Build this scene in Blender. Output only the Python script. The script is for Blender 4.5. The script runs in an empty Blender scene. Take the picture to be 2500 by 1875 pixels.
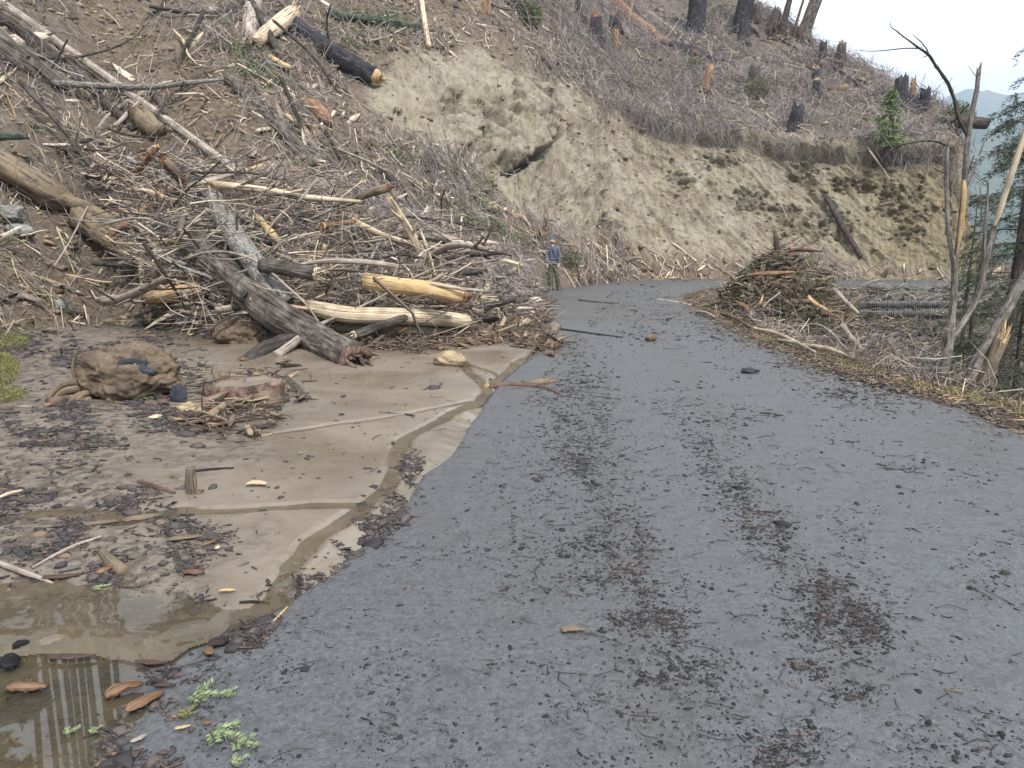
import bpy, math, random
import numpy as np
from mathutils import Vector
from mathutils.bvhtree import BVHTree

rng = np.random.default_rng(7)
random.seed(7)
sc = bpy.context.scene
COL = sc.collection

# ------------------------------------------------------------------ camera
CAM_H = 1.6
PITCH = math.radians(10.3)
F = 1880.0                                     # focal length measured in photo pixels
CP, SP = math.cos(PITCH), math.sin(PITCH)
cam = bpy.data.cameras.new('camera')
cam.sensor_width = 36.0
cam.lens = 36.0 * F / 2500.0
cam.clip_start = 0.05
cam.clip_end = 12000
camo = bpy.data.objects.new('camera', cam)
camo.location = (0, 0, CAM_H)
camo.rotation_euler = (math.radians(90) - PITCH, 0, 0)
COL.objects.link(camo)
sc.camera = camo

# ------------------------------------------------------------------ world, sun, exposure
SUN_EL, SUN_AZ = math.radians(52), math.radians(150)   # compass azimuth: behind the camera, to the right
w = bpy.data.worlds.new('World')
sc.world = w
w.use_nodes = True
nt = w.node_tree
nt.nodes.clear()
out = nt.nodes.new('ShaderNodeOutputWorld')
sky = nt.nodes.new('ShaderNodeTexSky')
sky.sky_type = 'NISHITA'
sky.sun_disc = False
sky.sun_elevation = SUN_EL
sky.sun_rotation = SUN_AZ
bg1 = nt.nodes.new('ShaderNodeBackground'); bg1.inputs[1].default_value = 0.09
nt.links.new(sky.outputs[0], bg1.inputs[0])
bg2 = nt.nodes.new('ShaderNodeBackground')             # the bright cloud cover
bg2.inputs[0].default_value = (0.88, 0.94, 1.0, 1); bg2.inputs[1].default_value = 1.1
tc = nt.nodes.new('ShaderNodeTexCoord')
sep = nt.nodes.new('ShaderNodeSeparateXYZ'); nt.links.new(tc.outputs['Generated'], sep.inputs[0])
mr = nt.nodes.new('ShaderNodeMapRange'); mr.inputs[1].default_value = 0.08; mr.inputs[2].default_value = 0.24
mr.inputs[3].default_value = 0.12; mr.inputs[4].default_value = 1.0; mr.clamp = True
nt.links.new(sep.outputs[2], mr.inputs[0])
nz = nt.nodes.new('ShaderNodeTexNoise'); nz.inputs['Scale'].default_value = 3.0; nz.inputs['Detail'].default_value = 4
nt.links.new(tc.outputs['Generated'], nz.inputs[0])
cr = nt.nodes.new('ShaderNodeMapRange'); cr.inputs[1].default_value = 0.3; cr.inputs[2].default_value = 0.6
cr.inputs[3].default_value = 0.8; cr.inputs[4].default_value = 1.0
nt.links.new(nz.outputs[0], cr.inputs[0])
mu = nt.nodes.new('ShaderNodeMath'); mu.operation = 'MULTIPLY'
nt.links.new(mr.outputs[0], mu.inputs[0]); nt.links.new(cr.outputs[0], mu.inputs[1])
mx = nt.nodes.new('ShaderNodeMixShader')
nt.links.new(mu.outputs[0], mx.inputs[0]); nt.links.new(bg1.outputs[0], mx.inputs[1]); nt.links.new(bg2.outputs[0], mx.inputs[2])
nt.links.new(mx.outputs[0], out.inputs[0])

sl = bpy.data.lights.new('sun', 'SUN')
sl.energy = 3.1
sl.angle = math.radians(9)
sl.color = (1.0, 0.97, 0.93)
so = bpy.data.objects.new('sun', sl)
sd = Vector((math.sin(SUN_AZ) * math.cos(SUN_EL), math.cos(SUN_AZ) * math.cos(SUN_EL), math.sin(SUN_EL)))
so.rotation_euler = sd.to_track_quat('Z', 'Y').to_euler()
so.location = (20, -20, 40)
COL.objects.link(so)

sc.view_settings.view_transform = 'Standard'
sc.view_settings.look = 'None'
sc.view_settings.exposure = 0.88
sc.view_settings.gamma = 1.0
sc.cycles.max_bounces = 6
sc.cycles.transparent_max_bounces = 8

# ------------------------------------------------------------------ measuring helpers (photo pixel -> real point)
def ray(px, py):
    X = (px - 1250.0) / F; U = (937.5 - py) / F
    return np.array([X, CP + SP * U, -SP + CP * U])
def W(px, py, Y):
    d = ray(px, py); d = d * (Y / d[1]); return np.array([d[0], Y, CAM_H + d[2]])
def G(px, py, z=0.0):
    d = ray(px, py); t = (z - CAM_H) / d[2]; return np.array([d[0] * t, d[1] * t, z])
def W2(px, Y, z):
    return np.array([(px - 1250.0) / F * (Y * CP - (z - CAM_H) * SP), Y, z])
def proj(P):
    P = np.asarray(P, float)
    dz = P[..., 2] - CAM_H
    dep = P[..., 1] * CP - dz * SP
    up = P[..., 1] * SP + dz * CP
    return 1250 + F * P[..., 0] / dep, 937.5 - F * up / dep

# ------------------------------------------------------------------ numpy noise
def _h(ix, iy, iz, seed):
    n = (ix * 374761393 + iy * 668265263 + iz * 2147483647 + seed * 974634777) & 0xffffffff
    n = ((n ^ (n >> 13)) * 1274126177) & 0xffffffff
    n = ((n ^ (n >> 16)) * 2246822519) & 0xffffffff
    return ((n ^ (n >> 15)) & 0xffffff) / float(0xffffff)
def vnoise(x, y, z, seed=0):
    x, y, z = np.broadcast_arrays(np.asarray(x, float), np.asarray(y, float), np.asarray(z, float))
    xf, yf, zf = np.floor(x), np.floor(y), np.floor(z)
    ix, iy, iz = xf.astype(np.int64), yf.astype(np.int64), zf.astype(np.int64)
    fx, fy, fz = x - xf, y - yf, z - zf
    fx = fx * fx * (3 - 2 * fx); fy = fy * fy * (3 - 2 * fy); fz = fz * fz * (3 - 2 * fz)
    r = 0
    for a in (0, 1):
        for b in (0, 1):
            for c in (0, 1):
                wgt = (fx if a else 1 - fx) * (fy if b else 1 - fy) * (fz if c else 1 - fz)
                r = r + wgt * _h(ix + a, iy + b, iz + c, seed)
    return r * 2 - 1
def fbm(x, y, z, seed=0, oct=4, gain=0.5):
    s = 0; a = 1.0; t = 0
    for o in range(oct):
        s = s + a * vnoise(x * 2 ** o, y * 2 ** o, z * 2 ** o, seed + o * 17); t += a; a *= gain
    return s / t
def smooth(a, b, x):
    t = np.clip((x - a) / (b - a), 0, 1); return t * t * (3 - 2 * t)

def seg_dist(x, y, pts):
    d = np.full(np.shape(x), 1e9)
    for (ax, ay), (bx, by) in zip(pts[:-1], pts[1:]):
        vx, vy = bx - ax, by - ay
        L = vx * vx + vy * vy + 1e-12
        t = np.clip(((x - ax) * vx + (y - ay) * vy) / L, 0, 1)
        d = np.minimum(d, np.hypot(x - ax - t * vx, y - ay - t * vy))
    return d
def poly_sd(x, y, pts):                     # > 0 inside
    inside = np.zeros(np.shape(x), bool)
    q = list(pts) + [pts[0]]
    for (ax, ay), (bx, by) in zip(q[:-1], q[1:]):
        c = ((ay > y) != (by > y)) & (x < (bx - ax) * (y - ay) / ((by - ay) if by != ay else 1e-9) + ax)
        inside ^= c
    d = seg_dist(x, y, q)
    return np.where(inside, d, -d)
def dd(pts): return [(a * 1.1302, b * 1.1302) for a, b in pts]     # 2212-wide reading -> photo pixels

# ------------------------------------------------------------------ object helpers
def tag(o, label=None, cat=None, group=None, kind=None):
    if label: o['label'] = label
    if cat: o['category'] = cat
    if group: o['group'] = group
    if kind: o['kind'] = kind
    return o
def mesh_obj(name, V, Fc, mat=None, parent=None, attrs=None, uv=None, smooth_=True, origin=None):
    """V (n,3); Fc list of arrays, each (m,k) with constant k"""
    V = np.asarray(V, float)
    if origin is None:
        origin = np.array([V[:, 0].mean(), V[:, 1].mean(), V[:, 2].min()]) if parent is None else np.zeros(3)
    if isinstance(Fc, np.ndarray): Fc = [Fc]
    Fc = [np.asarray(f, np.int32) for f in Fc if len(f)]
    me = bpy.data.meshes.new(name)
    me.vertices.add(len(V))
    me.vertices.foreach_set('co', (V - origin).astype(np.float32).ravel())
    li = np.concatenate([f.ravel() for f in Fc])
    tot = np.concatenate([np.full(len(f), f.shape[1], np.int32) for f in Fc])
    st = np.concatenate([[0], np.cumsum(tot)[:-1]]).astype(np.int32)
    me.loops.add(len(li)); me.loops.foreach_set('vertex_index', li)
    me.polygons.add(len(tot)); me.polygons.foreach_set('loop_start', st); me.polygons.foreach_set('loop_total', tot)
    if smooth_: me.polygons.foreach_set('use_smooth', np.ones(len(tot), bool))
    if attrs:
        for k, a in attrs.items():
            at = me.attributes.new(k, 'FLOAT', 'POINT'); at.data.foreach_set('value', np.asarray(a, np.float32).ravel())
    if uv is not None:
        ul = me.uv_layers.new(name='UVMap'); ul.data.foreach_set('uv', np.asarray(uv, np.float32)[li].ravel())
    me.update(calc_edges=True); me.validate()
    if mat: me.materials.append(mat)
    o = bpy.data.objects.new(name, me)
    COL.objects.link(o)
    if parent is not None:
        o.parent = parent
        o.location = Vector(origin) - parent.location if np.any(origin) else -parent.location
    else:
        o.location = origin
    return o
def grid_faces(nr, nc, wrap=False):
    i = np.arange(nr - 1)[:, None]; j = np.arange(nc if wrap else nc - 1)[None, :]
    a = i * nc + j; b = i * nc + (j + 1) % nc
    return np.stack([a, b, b + nc, a + nc], -1).reshape(-1, 4)

# ------------------------------------------------------------------ materials
def srgb(r, g, b):
    f = lambda c: (c / 255 / 12.92) if c / 255 <= 0.04045 else ((c / 255 + 0.055) / 1.055) ** 2.4
    return (f(r), f(g), f(b), 1)
class M:
    """small node builder"""
    def __init__(s, name):
        s.m = bpy.data.materials.new(name); s.m.use_nodes = True; s.t = s.m.node_tree
        s.b = s.t.nodes['Principled BSDF']
    def n(s, typ, **k):
        nd = s.t.nodes.new(typ)
        for a, v in k.items():
            if a.startswith('i_'):
                key = a[2:]; key = int(key) if key.isdigit() else key
                if isinstance(v, bpy.types.NodeSocket): s.t.links.new(v, nd.inputs[key])
                else: nd.inputs[key].default_value = v
            else: setattr(nd, a, v)
        return nd
    def coord(s, kind='Object', scale=(1, 1, 1)):
        c = s.n('ShaderNodeTexCoord'); mp = s.n('ShaderNodeMapping', i_Vector=c.outputs[kind]); mp.inputs['Scale'].default_value = scale
        return mp.outputs[0]
    def noise(s, vec, scale, detail=5, rough=.55, dist=0.0):
        nd = s.n('ShaderNodeTexNoise', i_Vector=vec, i_Scale=float(scale), i_Detail=float(detail), i_Roughness=float(rough), i_Distortion=float(dist)); return nd.outputs[0]
    def mapr(s, v, a, b, c=0.0, d=1.0):
        nd = s.n('ShaderNodeMapRange', i_0=v, i_1=float(a), i_2=float(b), i_3=float(c), i_4=float(d)); return nd.outputs[0]
    def mix(s, f, a, b):
        nd = s.n('ShaderNodeMix', data_type='RGBA')
        for k, v in ((0, f), (6, a), (7, b)):
            if isinstance(v, bpy.types.NodeSocket): s.t.links.new(v, nd.inputs[k])
            else: nd.inputs[k].default_value = v
        return nd.outputs[2]
    def math(s, op, a, b=0.0):
        nd = s.n('ShaderNodeMath', operation=op)
        for k, v in ((0, a), (1, b)):
            if isinstance(v, bpy.types.NodeSocket): s.t.links.new(v, nd.inputs[k])
            else: nd.inputs[k].default_value = float(v)
        return nd.outputs[0]
    def attr(s, name): return s.n('ShaderNodeAttribute', attribute_name=name).outputs['Fac']
    def ramp(s, v, stops):
        nd = s.n('ShaderNodeValToRGB', i_0=v); e = nd.color_ramp.elements
        e[0].position, e[0].color = stops[0]; e[1].position, e[1].color = stops[-1]
        for p, c in stops[1:-1]:
            x = e.new(p); x.color = c
        return nd.outputs[0]
    def done(s, col=None, rough=.8, bump=None, bs=.5, bd=.02, spec=None, metal=None):
        def put(k, v):
            if isinstance(v, bpy.types.NodeSocket): s.t.links.new(v, s.b.inputs[k])
            else: s.b.inputs[k].default_value = v
        if col is not None: put('Base Color', col)
        put('Roughness', rough)
        if spec is not None: put('Specular IOR Level', spec)
        if bump is not None:
            bn = s.n('ShaderNodeBump', i_Height=bump, i_Strength=float(bs), i_Distance=float(bd)); s.t.links.new(bn.outputs[0], s.b.inputs['Normal'])
        return s.m

# ================================================================== MATERIALS
def soil_material():
    a = M('hill_soil'); v = a.coord()
    n1 = a.noise(v, .9, 6, .6); n2 = a.noise(v, 7, 6, .65); n3 = a.noise(v, 38, 5, .7)
    mp = a.n('ShaderNodeMapping', i_Vector=a.n('ShaderNodeTexCoord').outputs['Object'])
    mp.inputs['Rotation'].default_value = (0, math.radians(-38), 0); mp.inputs['Scale'].default_value = (3.4, 1.2, .22)
    n4 = a.noise(mp.outputs[0], 1.3, 6, .6, .3)
    brown = a.mix(a.mapr(n1, .35, .65), srgb(108, 95, 82), srgb(134, 121, 106))
    brown = a.mix(a.mapr(n2, .45, .62, 0, .6), brown, srgb(90, 79, 69))
    tan = a.mix(a.mapr(n4, .38, .62), srgb(158, 147, 127), srgb(130, 118, 101))
    tan = a.mix(a.mapr(n1, .42, .60, 0, .7), tan, srgb(170, 162, 144))
    tan = a.mix(a.mapr(n2, .56, .66, 0, .55), tan, srgb(104, 92, 74))
    bare = a.attr('bare')
    c = a.mix(bare, brown, tan)
    c = a.mix(a.attr('olive'), c, a.mix(a.mapr(n4, .4, .6), srgb(150, 138, 110), srgb(122, 112, 90)))
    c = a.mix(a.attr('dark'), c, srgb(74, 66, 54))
    c = a.mix(a.attr('grey'), c, a.mix(a.mapr(n2, .4, .6), srgb(128, 118, 110), srgb(96, 88, 82)))
    c = a.mix(a.mapr(n3, .6, .72, 0, .45), c, srgb(72, 62, 52))
    h = a.math('ADD', a.math('MULTIPLY', n2, 1.0), a.math('MULTIPLY', n3, .5))
    h = a.math('ADD', h, a.math('MULTIPLY', n4, 1.2))
    return a.done(c, .95, h, .9, .16, spec=.15)
MAT_HILL = soil_material()

def road_material():
    a = M('wet_asphalt'); v = a.coord()
    n0 = a.noise(v, .35, 4, .5, .6); n1 = a.noise(v, 2.3, 6, .6, .4); n2 = a.noise(v, 40, 3, .7); n3 = a.noise(v, 160, 2, .7); n4 = a.noise(v, 14, 6, .7, .4)
    c = a.mix(a.mapr(n2, .35, .68), srgb(62, 63, 65), srgb(86, 87, 89))
    c = a.mix(a.mapr(n3, .6, .74, 0, .5), c, srgb(120, 121, 123))
    c = a.mix(a.mapr(n4, .53, .66, 0, .75), c, srgb(50, 49, 49))
    film = a.math('MULTIPLY', a.math('ADD', a.attr('dirt'), a.mapr(n0, .45, .65, 0, .45)), a.mapr(n1, .32, .62, .25, 1))
    dirtc = a.mix(a.mapr(n4, .4, .6), srgb(78, 73, 69), srgb(56, 54, 52))
    c = a.mix(a.mapr(a.noise(v, 5, 5, .65, .8), .5, .66, 0, .5), c, srgb(58, 57, 58))
    c = a.mix(film, c, dirtc)
    wet = a.math('MULTIPLY', a.mapr(n0, .36, .62), a.mapr(n1, .3, .6, .4, 1))
    r = a.math('SUBTRACT', a.mapr(n2, .3, .7, .55, .75), a.math('MULTIPLY', wet, .27))
    h = a.math('ADD', a.math('MULTIPLY', n2, .6), a.math('MULTIPLY', n3, .35)); h = a.math('ADD', h, a.math('MULTIPLY', n4, 1.1))
    return a.done(c, r, h, .55, .012, spec=.6)
MAT_ROAD = road_material()

def mud_material():
    a = M('wet_mud'); v = a.coord()
    n1 = a.noise(v, 1.1, 5, .55, .5); n2 = a.noise(v, 11, 6, .65); n3 = a.noise(v, 70, 3, .7)
    c = a.mix(a.mapr(n1, .35, .65), srgb(118, 107, 94), srgb(96, 86, 74))
    c = a.mix(a.mapr(n2, .52, .68, 0, .5), c, srgb(92, 81, 70))
    c = a.mix(a.attr('rough'), c, a.mix(a.mapr(n2, .42, .6), srgb(112, 101, 89), srgb(70, 61, 54)))
    c = a.mix(a.mapr(n3, .62, .74, 0, .6), c, srgb(66, 58, 52))
    r = a.mapr(a.noise(v, .8, 5, .6), .38, .62, .2, .55)
    r = a.math('ADD', r, a.math('MULTIPLY', a.attr('rough'), .15))
    h = a.math('ADD', a.math('MULTIPLY', n2, a.math('ADD', a.math('MULTIPLY', a.attr('rough'), 1.2), .12)), a.math('MULTIPLY', n3, a.math('ADD', a.math('MULTIPLY', a.attr('rough'), .4), .06)))
    return a.done(c, r, h, .6, .03, spec=.5)
MAT_MUD = mud_material()

def water_material():
    a = M('muddy_water'); v = a.coord()
    n = a.noise(v, 2.0, 4, .5); nb = a.noise(v, 9, 2, .5)
    c = a.mix(a.mapr(n, .4, .6), srgb(104, 92, 72), srgb(84, 75, 60))
    a.b.inputs['Alpha'].default_value = .55
    return a.done(c, .03, nb, .05, .01, spec=.6)
MAT_WATER = water_material()
def puddle_material():
    a = M('puddle_water'); v = a.coord()
    n = a.noise(v, 2.0, 4, .5)
    c = a.mix(a.mapr(n, .4, .6), srgb(84, 74, 54), srgb(62, 56, 44))
    a.b.inputs['Alpha'].default_value = .6
    return a.done(c, .015, None, spec=1.0)
MAT_PUDDLE = puddle_material()

def wood_material(name, stops, ridge=.5, rough=.85, us=30, vs=2.0, speck=None, mud=0.0):
    a = M(name); c0 = a.n('ShaderNodeTexCoord')
    mp = a.n('ShaderNodeMapping', i_Vector=c0.outputs['UV']); mp.inputs['Scale'].default_value = (us, vs, 1)
    oi = a.n('ShaderNodeObjectInfo')
    add = a.n('ShaderNodeVectorMath', operation='ADD', i_0=mp.outputs[0]); 
    cmb = a.n('ShaderNodeCombineXYZ', i_2=a.math('MULTIPLY', oi.outputs['Random'], 40)); a.t.links.new(cmb.outputs[0], add.inputs[1])
    n1 = a.noise(add.outputs[0], 1.0, 5, .6, .6)
    ov = a.coord(); n2 = a.noise(ov, 5, 5, .6); n3 = a.noise(ov, 28, 4, .65)
    f = a.math('ADD', a.math('MULTIPLY', n1, .55), a.math('MULTIPLY', n2, .45))
    c = a.ramp(f, stops)
    if speck: c = a.mix(a.mapr(n3, .56, .64, 0, .85), c, speck)
    if mud: c = a.mix(a.mapr(n2, .62 - mud * .3, .72 - mud * .3), c, srgb(122, 106, 86))
    c = a.mix(a.mapr(n1, .46, .36, 0, .6), c, srgb(40, 34, 30))
    h = a.math('ADD', n1, a.math('MULTIPLY', n3, .6))
    return a.done(c, rough, h, ridge, .07, spec=.2)
MATS = {
 'bark':   wood_material('grey_brown_bark', [(.35, srgb(46, 41, 37)), (.5, srgb(92, 84, 77)), (.65, srgb(136, 128, 119))], 1.0),
 'darkbark': wood_material('dark_bark', [(.35, srgb(44, 39, 37)), (.5, srgb(74, 66, 62)), (.65, srgb(106, 97, 92))], .9),
 'weather': wood_material('weathered_grey_wood', [(.35, srgb(96, 84, 74)), (.5, srgb(146, 134, 122)), (.65, srgb(182, 172, 162))], .4, vs=1.2),
 'pale':   wood_material('debarked_pale_wood', [(.35, srgb(138, 118, 96)), (.5, srgb(184, 166, 140)), (.65, srgb(206, 192, 170))], .35, vs=1.0),
 'yellow': wood_material('fresh_yellow_wood', [(.35, srgb(150, 118, 82)), (.5, srgb(190, 160, 116)), (.65, srgb(214, 192, 152))], .5, vs=1.0),
 'orange': wood_material('orange_heartwood', [(.35, srgb(84, 64, 52)), (.5, srgb(132, 100, 78)), (.65, srgb(172, 142, 112))], .7, vs=1.4),
 'char':   wood_material('charred_black_wood', [(.35, srgb(22, 21, 24)), (.5, srgb(42, 40, 44)), (.65, srgb(82, 80, 86))], .9, rough=.7, speck=srgb(74, 74, 84)),
 'lichen': wood_material('lichen_spotted_bark', [(.35, srgb(78, 72, 66)), (.5, srgb(118, 112, 106)), (.65, srgb(150, 146, 140))], .6, speck=srgb(196, 198, 190)),
 'mossy':  wood_material('mossy_dark_bark', [(.35, srgb(34, 40, 38)), (.5, srgb(62, 70, 62)), (.65, srgb(112, 124, 104))], .8, speck=srgb(112, 128, 92)),
 'mudlog': wood_material('mud_coated_bark', [(.35, srgb(78, 68, 56)), (.5, srgb(114, 102, 86)), (.65, srgb(140, 128, 108))], .5, mud=.5),
 'alder':  wood_material('alder_bark', [(.35, srgb(72, 66, 62)), (.5, srgb(112, 104, 98)), (.65, srgb(150, 144, 138))], .4, us=14, vs=5, speck=srgb(70, 74, 60)),
 'redbark': wood_material('red_brown_inner_bark', [(.35, srgb(62, 48, 43)), (.5, srgb(100, 80, 71)), (.65, srgb(138, 116, 102))], .7),
}
def twig_material(name, stops, rough=.85, patch=.45):
    a = M(name); r = a.attr('rnd'); v = a.coord(); n = a.noise(v, 14, 3, .6)
    c = a.ramp(r, stops)
    big_ = a.noise(v, .22, 4, .6)
    c = a.mix(a.mapr(n, .4, .7, 0, .5), c, a.mix(.5, c, srgb(60, 52, 46)))
    c = a.mix(a.mapr(big_, .45, .62, 0, patch), c, a.mix(.65, c, srgb(112, 96, 80)))
    return a.done(c, rough, None, spec=.2)
TW_GREY = twig_material('grey_twigs', [(0, srgb(72, 66, 66)), (.3, srgb(112, 104, 104)), (.6, srgb(150, 141, 140)), (.9, srgb(184, 175, 168)), (1, srgb(160, 138, 116))])
TW_PALE = twig_material('pale_splinters', [(0, srgb(84, 74, 66)), (.4, srgb(134, 119, 103)), (.6, srgb(186, 170, 146)), (.88, srgb(214, 200, 176)), (1, srgb(160, 124, 96))])
TW_PILE = twig_material('pile_sticks', [(0, srgb(48, 42, 41)), (.25, srgb(88, 79, 75)), (.5, srgb(128, 116, 107)), (.75, srgb(170, 156, 138)), (.9, srgb(212, 196, 166)), (1, srgb(176, 168, 168))])
TW_RED = twig_material('reddish_litter', [(0, srgb(54, 48, 45)), (.4, srgb(86, 74, 66)), (.75, srgb(114, 99, 84)), (.95, srgb(156, 138, 112)), (1, srgb(150, 108, 80))])
TW_GREEN = twig_material('conifer_needles', [(0, srgb(56, 68, 52)), (.4, srgb(84, 98, 68)), (.8, srgb(112, 126, 84)), (1, srgb(140, 138, 98))])
TW_TREE = twig_material('hemlock_needles', [(0, srgb(36, 50, 42)), (.5, srgb(60, 76, 58)), (1, srgb(92, 104, 78))])
TW_LIME = twig_material('bright_moss', [(0, srgb(76, 80, 44)), (.5, srgb(108, 112, 60)), (1, srgb(142, 140, 84))])
TW_MOSS = twig_material('dry_moss_grass', [(0, srgb(88, 80, 56)), (.4, srgb(126, 116, 80)), (.8, srgb(154, 148, 96)), (1, srgb(184, 168, 130))])
TW_MUD = twig_material('mud_clods', [(0, srgb(32, 31, 32)), (.6, srgb(48, 46, 46)), (1, srgb(66, 62, 58))], .9, 0)
TW_SOIL = twig_material('soil_clods', [(0, srgb(88, 76, 62)), (.6, srgb(124, 108, 88)), (1, srgb(154, 140, 116))])
TW_BARK = twig_material('bark_bits', [(0, srgb(46, 43, 45)), (.5, srgb(64, 59, 59)), (.94, srgb(90, 80, 74)), (1, srgb(122, 96, 78))], .65, 0)
TW_FERN = twig_material('fir_sprig', [(0, srgb(84, 106, 78)), (.5, srgb(134, 154, 112)), (1, srgb(168, 178, 130))])
def rock_material(name, a0, a1):
    a = M(name); v = a.coord(); n = a.noise(v, 6, 6, .65); n2 = a.noise(v, 40, 4, .6)
    c = a.mix(a.mapr(n, .38, .62), a0, a1); c = a.mix(a.mapr(n2, .55, .7, 0, .5), c, srgb(70, 62, 54))
    return a.done(c, .8, a.math('ADD', n, a.math('MULTIPLY', n2, .4)), .7, .03, spec=.3)
ROCK_TAN = rock_material('tan_rock', srgb(160, 142, 112), srgb(112, 98, 78))
ROCK_GREY = rock_material('grey_rock', srgb(128, 128, 122), srgb(96, 94, 88))
ROCK_BLACK = rock_material('black_rock', srgb(36, 38, 42), srgb(62, 66, 72))
ROCK_MUD = rock_material('mud_caked_root', srgb(108, 93, 76), srgb(72, 60, 50))

# ================================================================== HILLSIDE
FR = [.07, .22, .43, .66, .86]; FY = [.12, .32, .53, .72, .87]
def bank(px, y0, lip, rest):
    L = W(px, lip[0], lip[1]) if len(lip) == 2 else W2(px, lip[1], lip[2])
    h = L[2]
    k = [W2(px, y0, -.02)] + [W2(px, y0 + (L[1] - y0) * fy, h * fz) for fz, fy in zip(FR, FY)] + [L]
    return k + [W(px, *r) if r[0] != 'z' else W2(px, r[1], r[2]) for r in rest]
def free(px, kn): return [W2(px, y, z) if z is not None else None for y, z in kn]
cols = [
 (-1500, free(-1500, [(4.5,-.02),(5,.6),(6,1.9),(7.2,3.4),(8.6,5),(10.2,6.8),(12,8.6),(14,10.4),(16,12),(18,13.5),(26,13)])),
 (-700, free(-700, [(8.5,-.02),(9.1,.5),(10.2,1.6),(11.6,3),(13.3,4.6),(15.3,6.3),(17.5,8.1),(20,10),(22.5,11.8),(25,13.6),(34,13)])),
 (-150, free(-150, [(11.6,-.02),(12.4,.5),(13.5,1.3),(15,2.5),(17,4.1),(19.2,5.8),(21.5,7.6),(24,9.5),(27,11.7),(30,13.8),(38,13)])),
 (0, free(0, [(12.6,-.02),(13.4,.5),(14.6,1.4),(16.2,2.6),(18.2,4.2),(20.4,6),(23,8),(25.6,10),(28.5,12.2),(32,14.6),(40,14)])),
 (250, free(250, [(14.6,-.02),(15.4,.5),(16.6,1.3),(18.4,2.6),(20.6,4.3),(23,6),(26,8.3),(29,10.6),(32,12.7),(36,15.2),(44,15)])),
 (450, free(450, [(13.6,-.02),(14.4,.8),(16,1.9),(18.4,3.1),(21.2,4.8),(24,6.7),(27.4,9),(31,11.5),(35,14),(39,16.5),(48,16)])),
 (650, free(650, [(11.9,-.02),(12.8,.8),(14.8,1.9),(18.2,3.1),(22,5.1),(25.5,7.2),(29.5,9.6),(34,12.4),(38.5,15.2),(43,17.8),(53,17)])),
 (850, free(850, [(12.0,-.02),(12.9,.6),(15.4,1.4),(19.2,2.7),(23.6,4.9),(27.4,7.2),(31.4,9.9),(36,13),(41,16.2),(47,19.5),(57,19)])),
 (1080, free(1080, [(12.9,-.02),(13.9,.4),(17.6,1.1),(22.4,2.2),(26.2,4.4),(29.4,7.4),(33,10.4),(38.5,13.6),(45,17.4),(53,21.5),(64,21)])),
 (1250, free(1250, [(15.2,-.02),(16.2,.3),(20.5,.7),(25.4,1.4),(29,3.8),(32.2,7),(36,10.3),(42,13.8),(49,17.8),(58,22.5),(70,22)])),
 (1300, free(1300, [(17,-.02),(17.9,.14),(21.5,.3),(25.8,.55),(29.2,2.9),(32.8,6.4),(37.0,9.8),(43.5,13.8),(50.5,17.9),(60,23),(72,22.5)])),
 (1340, free(1340, [(27.9,-.02),(28.3,.15),(29.0,.5),(29.9,1.4),(31.8,3.5),(34.6,6.6),(38.3,9.8),(45,13.8),(52,18),(62,23.4),(76,23)])),
 (1400, free(1400, [(29.2,-.02),(29.8,.3),(30.8,1.1),(32.2,2.4),(34.2,4.7),(36.6,7.2),(40,9.7),(47,13.9),(55,18.6),(66,24.6),(80,24)])),
 (1500, bank(1500, 33.2, (250, 41.2), [(140, 49),(40, 60),(-80, 74),('z', 90, 28)])),
 (1620, bank(1620, 35.5, (312, 41.6), [(180, 50),(80, 61),(-62, 78),('z', 92, 28)])),
 (1790, bank(1790, 36.5, (340, 41.6), [(220, 49),(100, 59),(0, 70),('z', 84, 22)])),
 (1950, bank(1950, 36.0, (368, 40.6), [(262, 47),(165, 55),(88, 63),('z', 76, 17)])),
 (2100, bank(2100, 35.4, (374, 39.2), [(298, 44),(232, 50),(168, 56),('z', 68, 12)])),
 (2240, bank(2240, 35.1, (366, 38.4), [(314, 41.6),(272, 45),(234, 48.5),('z', 58, 8)])),
 (2325, bank(2325, 34.9, (362, 38.0), [(338, 39.8),(316, 41.6),(296, 43.5),('z', 52, 5)])),
 (2358, bank(2358, 34.8, (500, 37.2), [(480, 38.5),(462, 39.8),(448, 41),('z', 48, 1)])),
 (2405, bank(2405, 34.8, (630, 36.2), [('z', 38, 1),('z', 40, .8),('z', 42, 0),('z', 48, -3)])),
 (2560, free(2560, [(34.8,-.02),(35,.05),(35.2,.1),(35.5,.12),(35.9,.12),(36.2,.1),(37,0),(39,-.4),(41,-1),(44,-2),(50,-5)])),
 (3000, free(3000, [(34.8,-.05),(35,.0),(35.2,.02),(35.5,0),(35.9,0),(36.2,-.1),(37,-.5),(39,-1.5),(41,-3),(44,-4),(50,-8)])),
]
CN = np.array([c[1] for c in cols]); CPX = np.array([c[0] for c in cols], float)
def pchip(x, Y, xq):
    h = np.diff(x); d = np.diff(Y, axis=0) / h[:, None, None]
    m = np.zeros_like(Y); 
    for k in range(1, len(x) - 1):
        a, b = d[k - 1], d[k]; w1 = 2 * h[k] + h[k - 1]; w2 = h[k] + 2 * h[k - 1]
        with np.errstate(divide='ignore', invalid='ignore'):
            mm = (w1 + w2) / (w1 / a + w2 / b)
        m[k] = np.where(a * b > 0, mm, 0)
    m[0] = d[0]; m[-1] = d[-1]
    i = np.clip(np.searchsorted(x, xq) - 1, 0, len(x) - 2)
    t = ((xq - x[i]) / h[i])[:, None, None]; hh = h[i][:, None, None]
    return (Y[i] * (1 + 2 * t) * (1 - t) ** 2 + m[i] * hh * t * (1 - t) ** 2 + Y[i + 1] * t * t * (3 - 2 * t) + m[i + 1] * hh * t * t * (t - 1))
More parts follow.
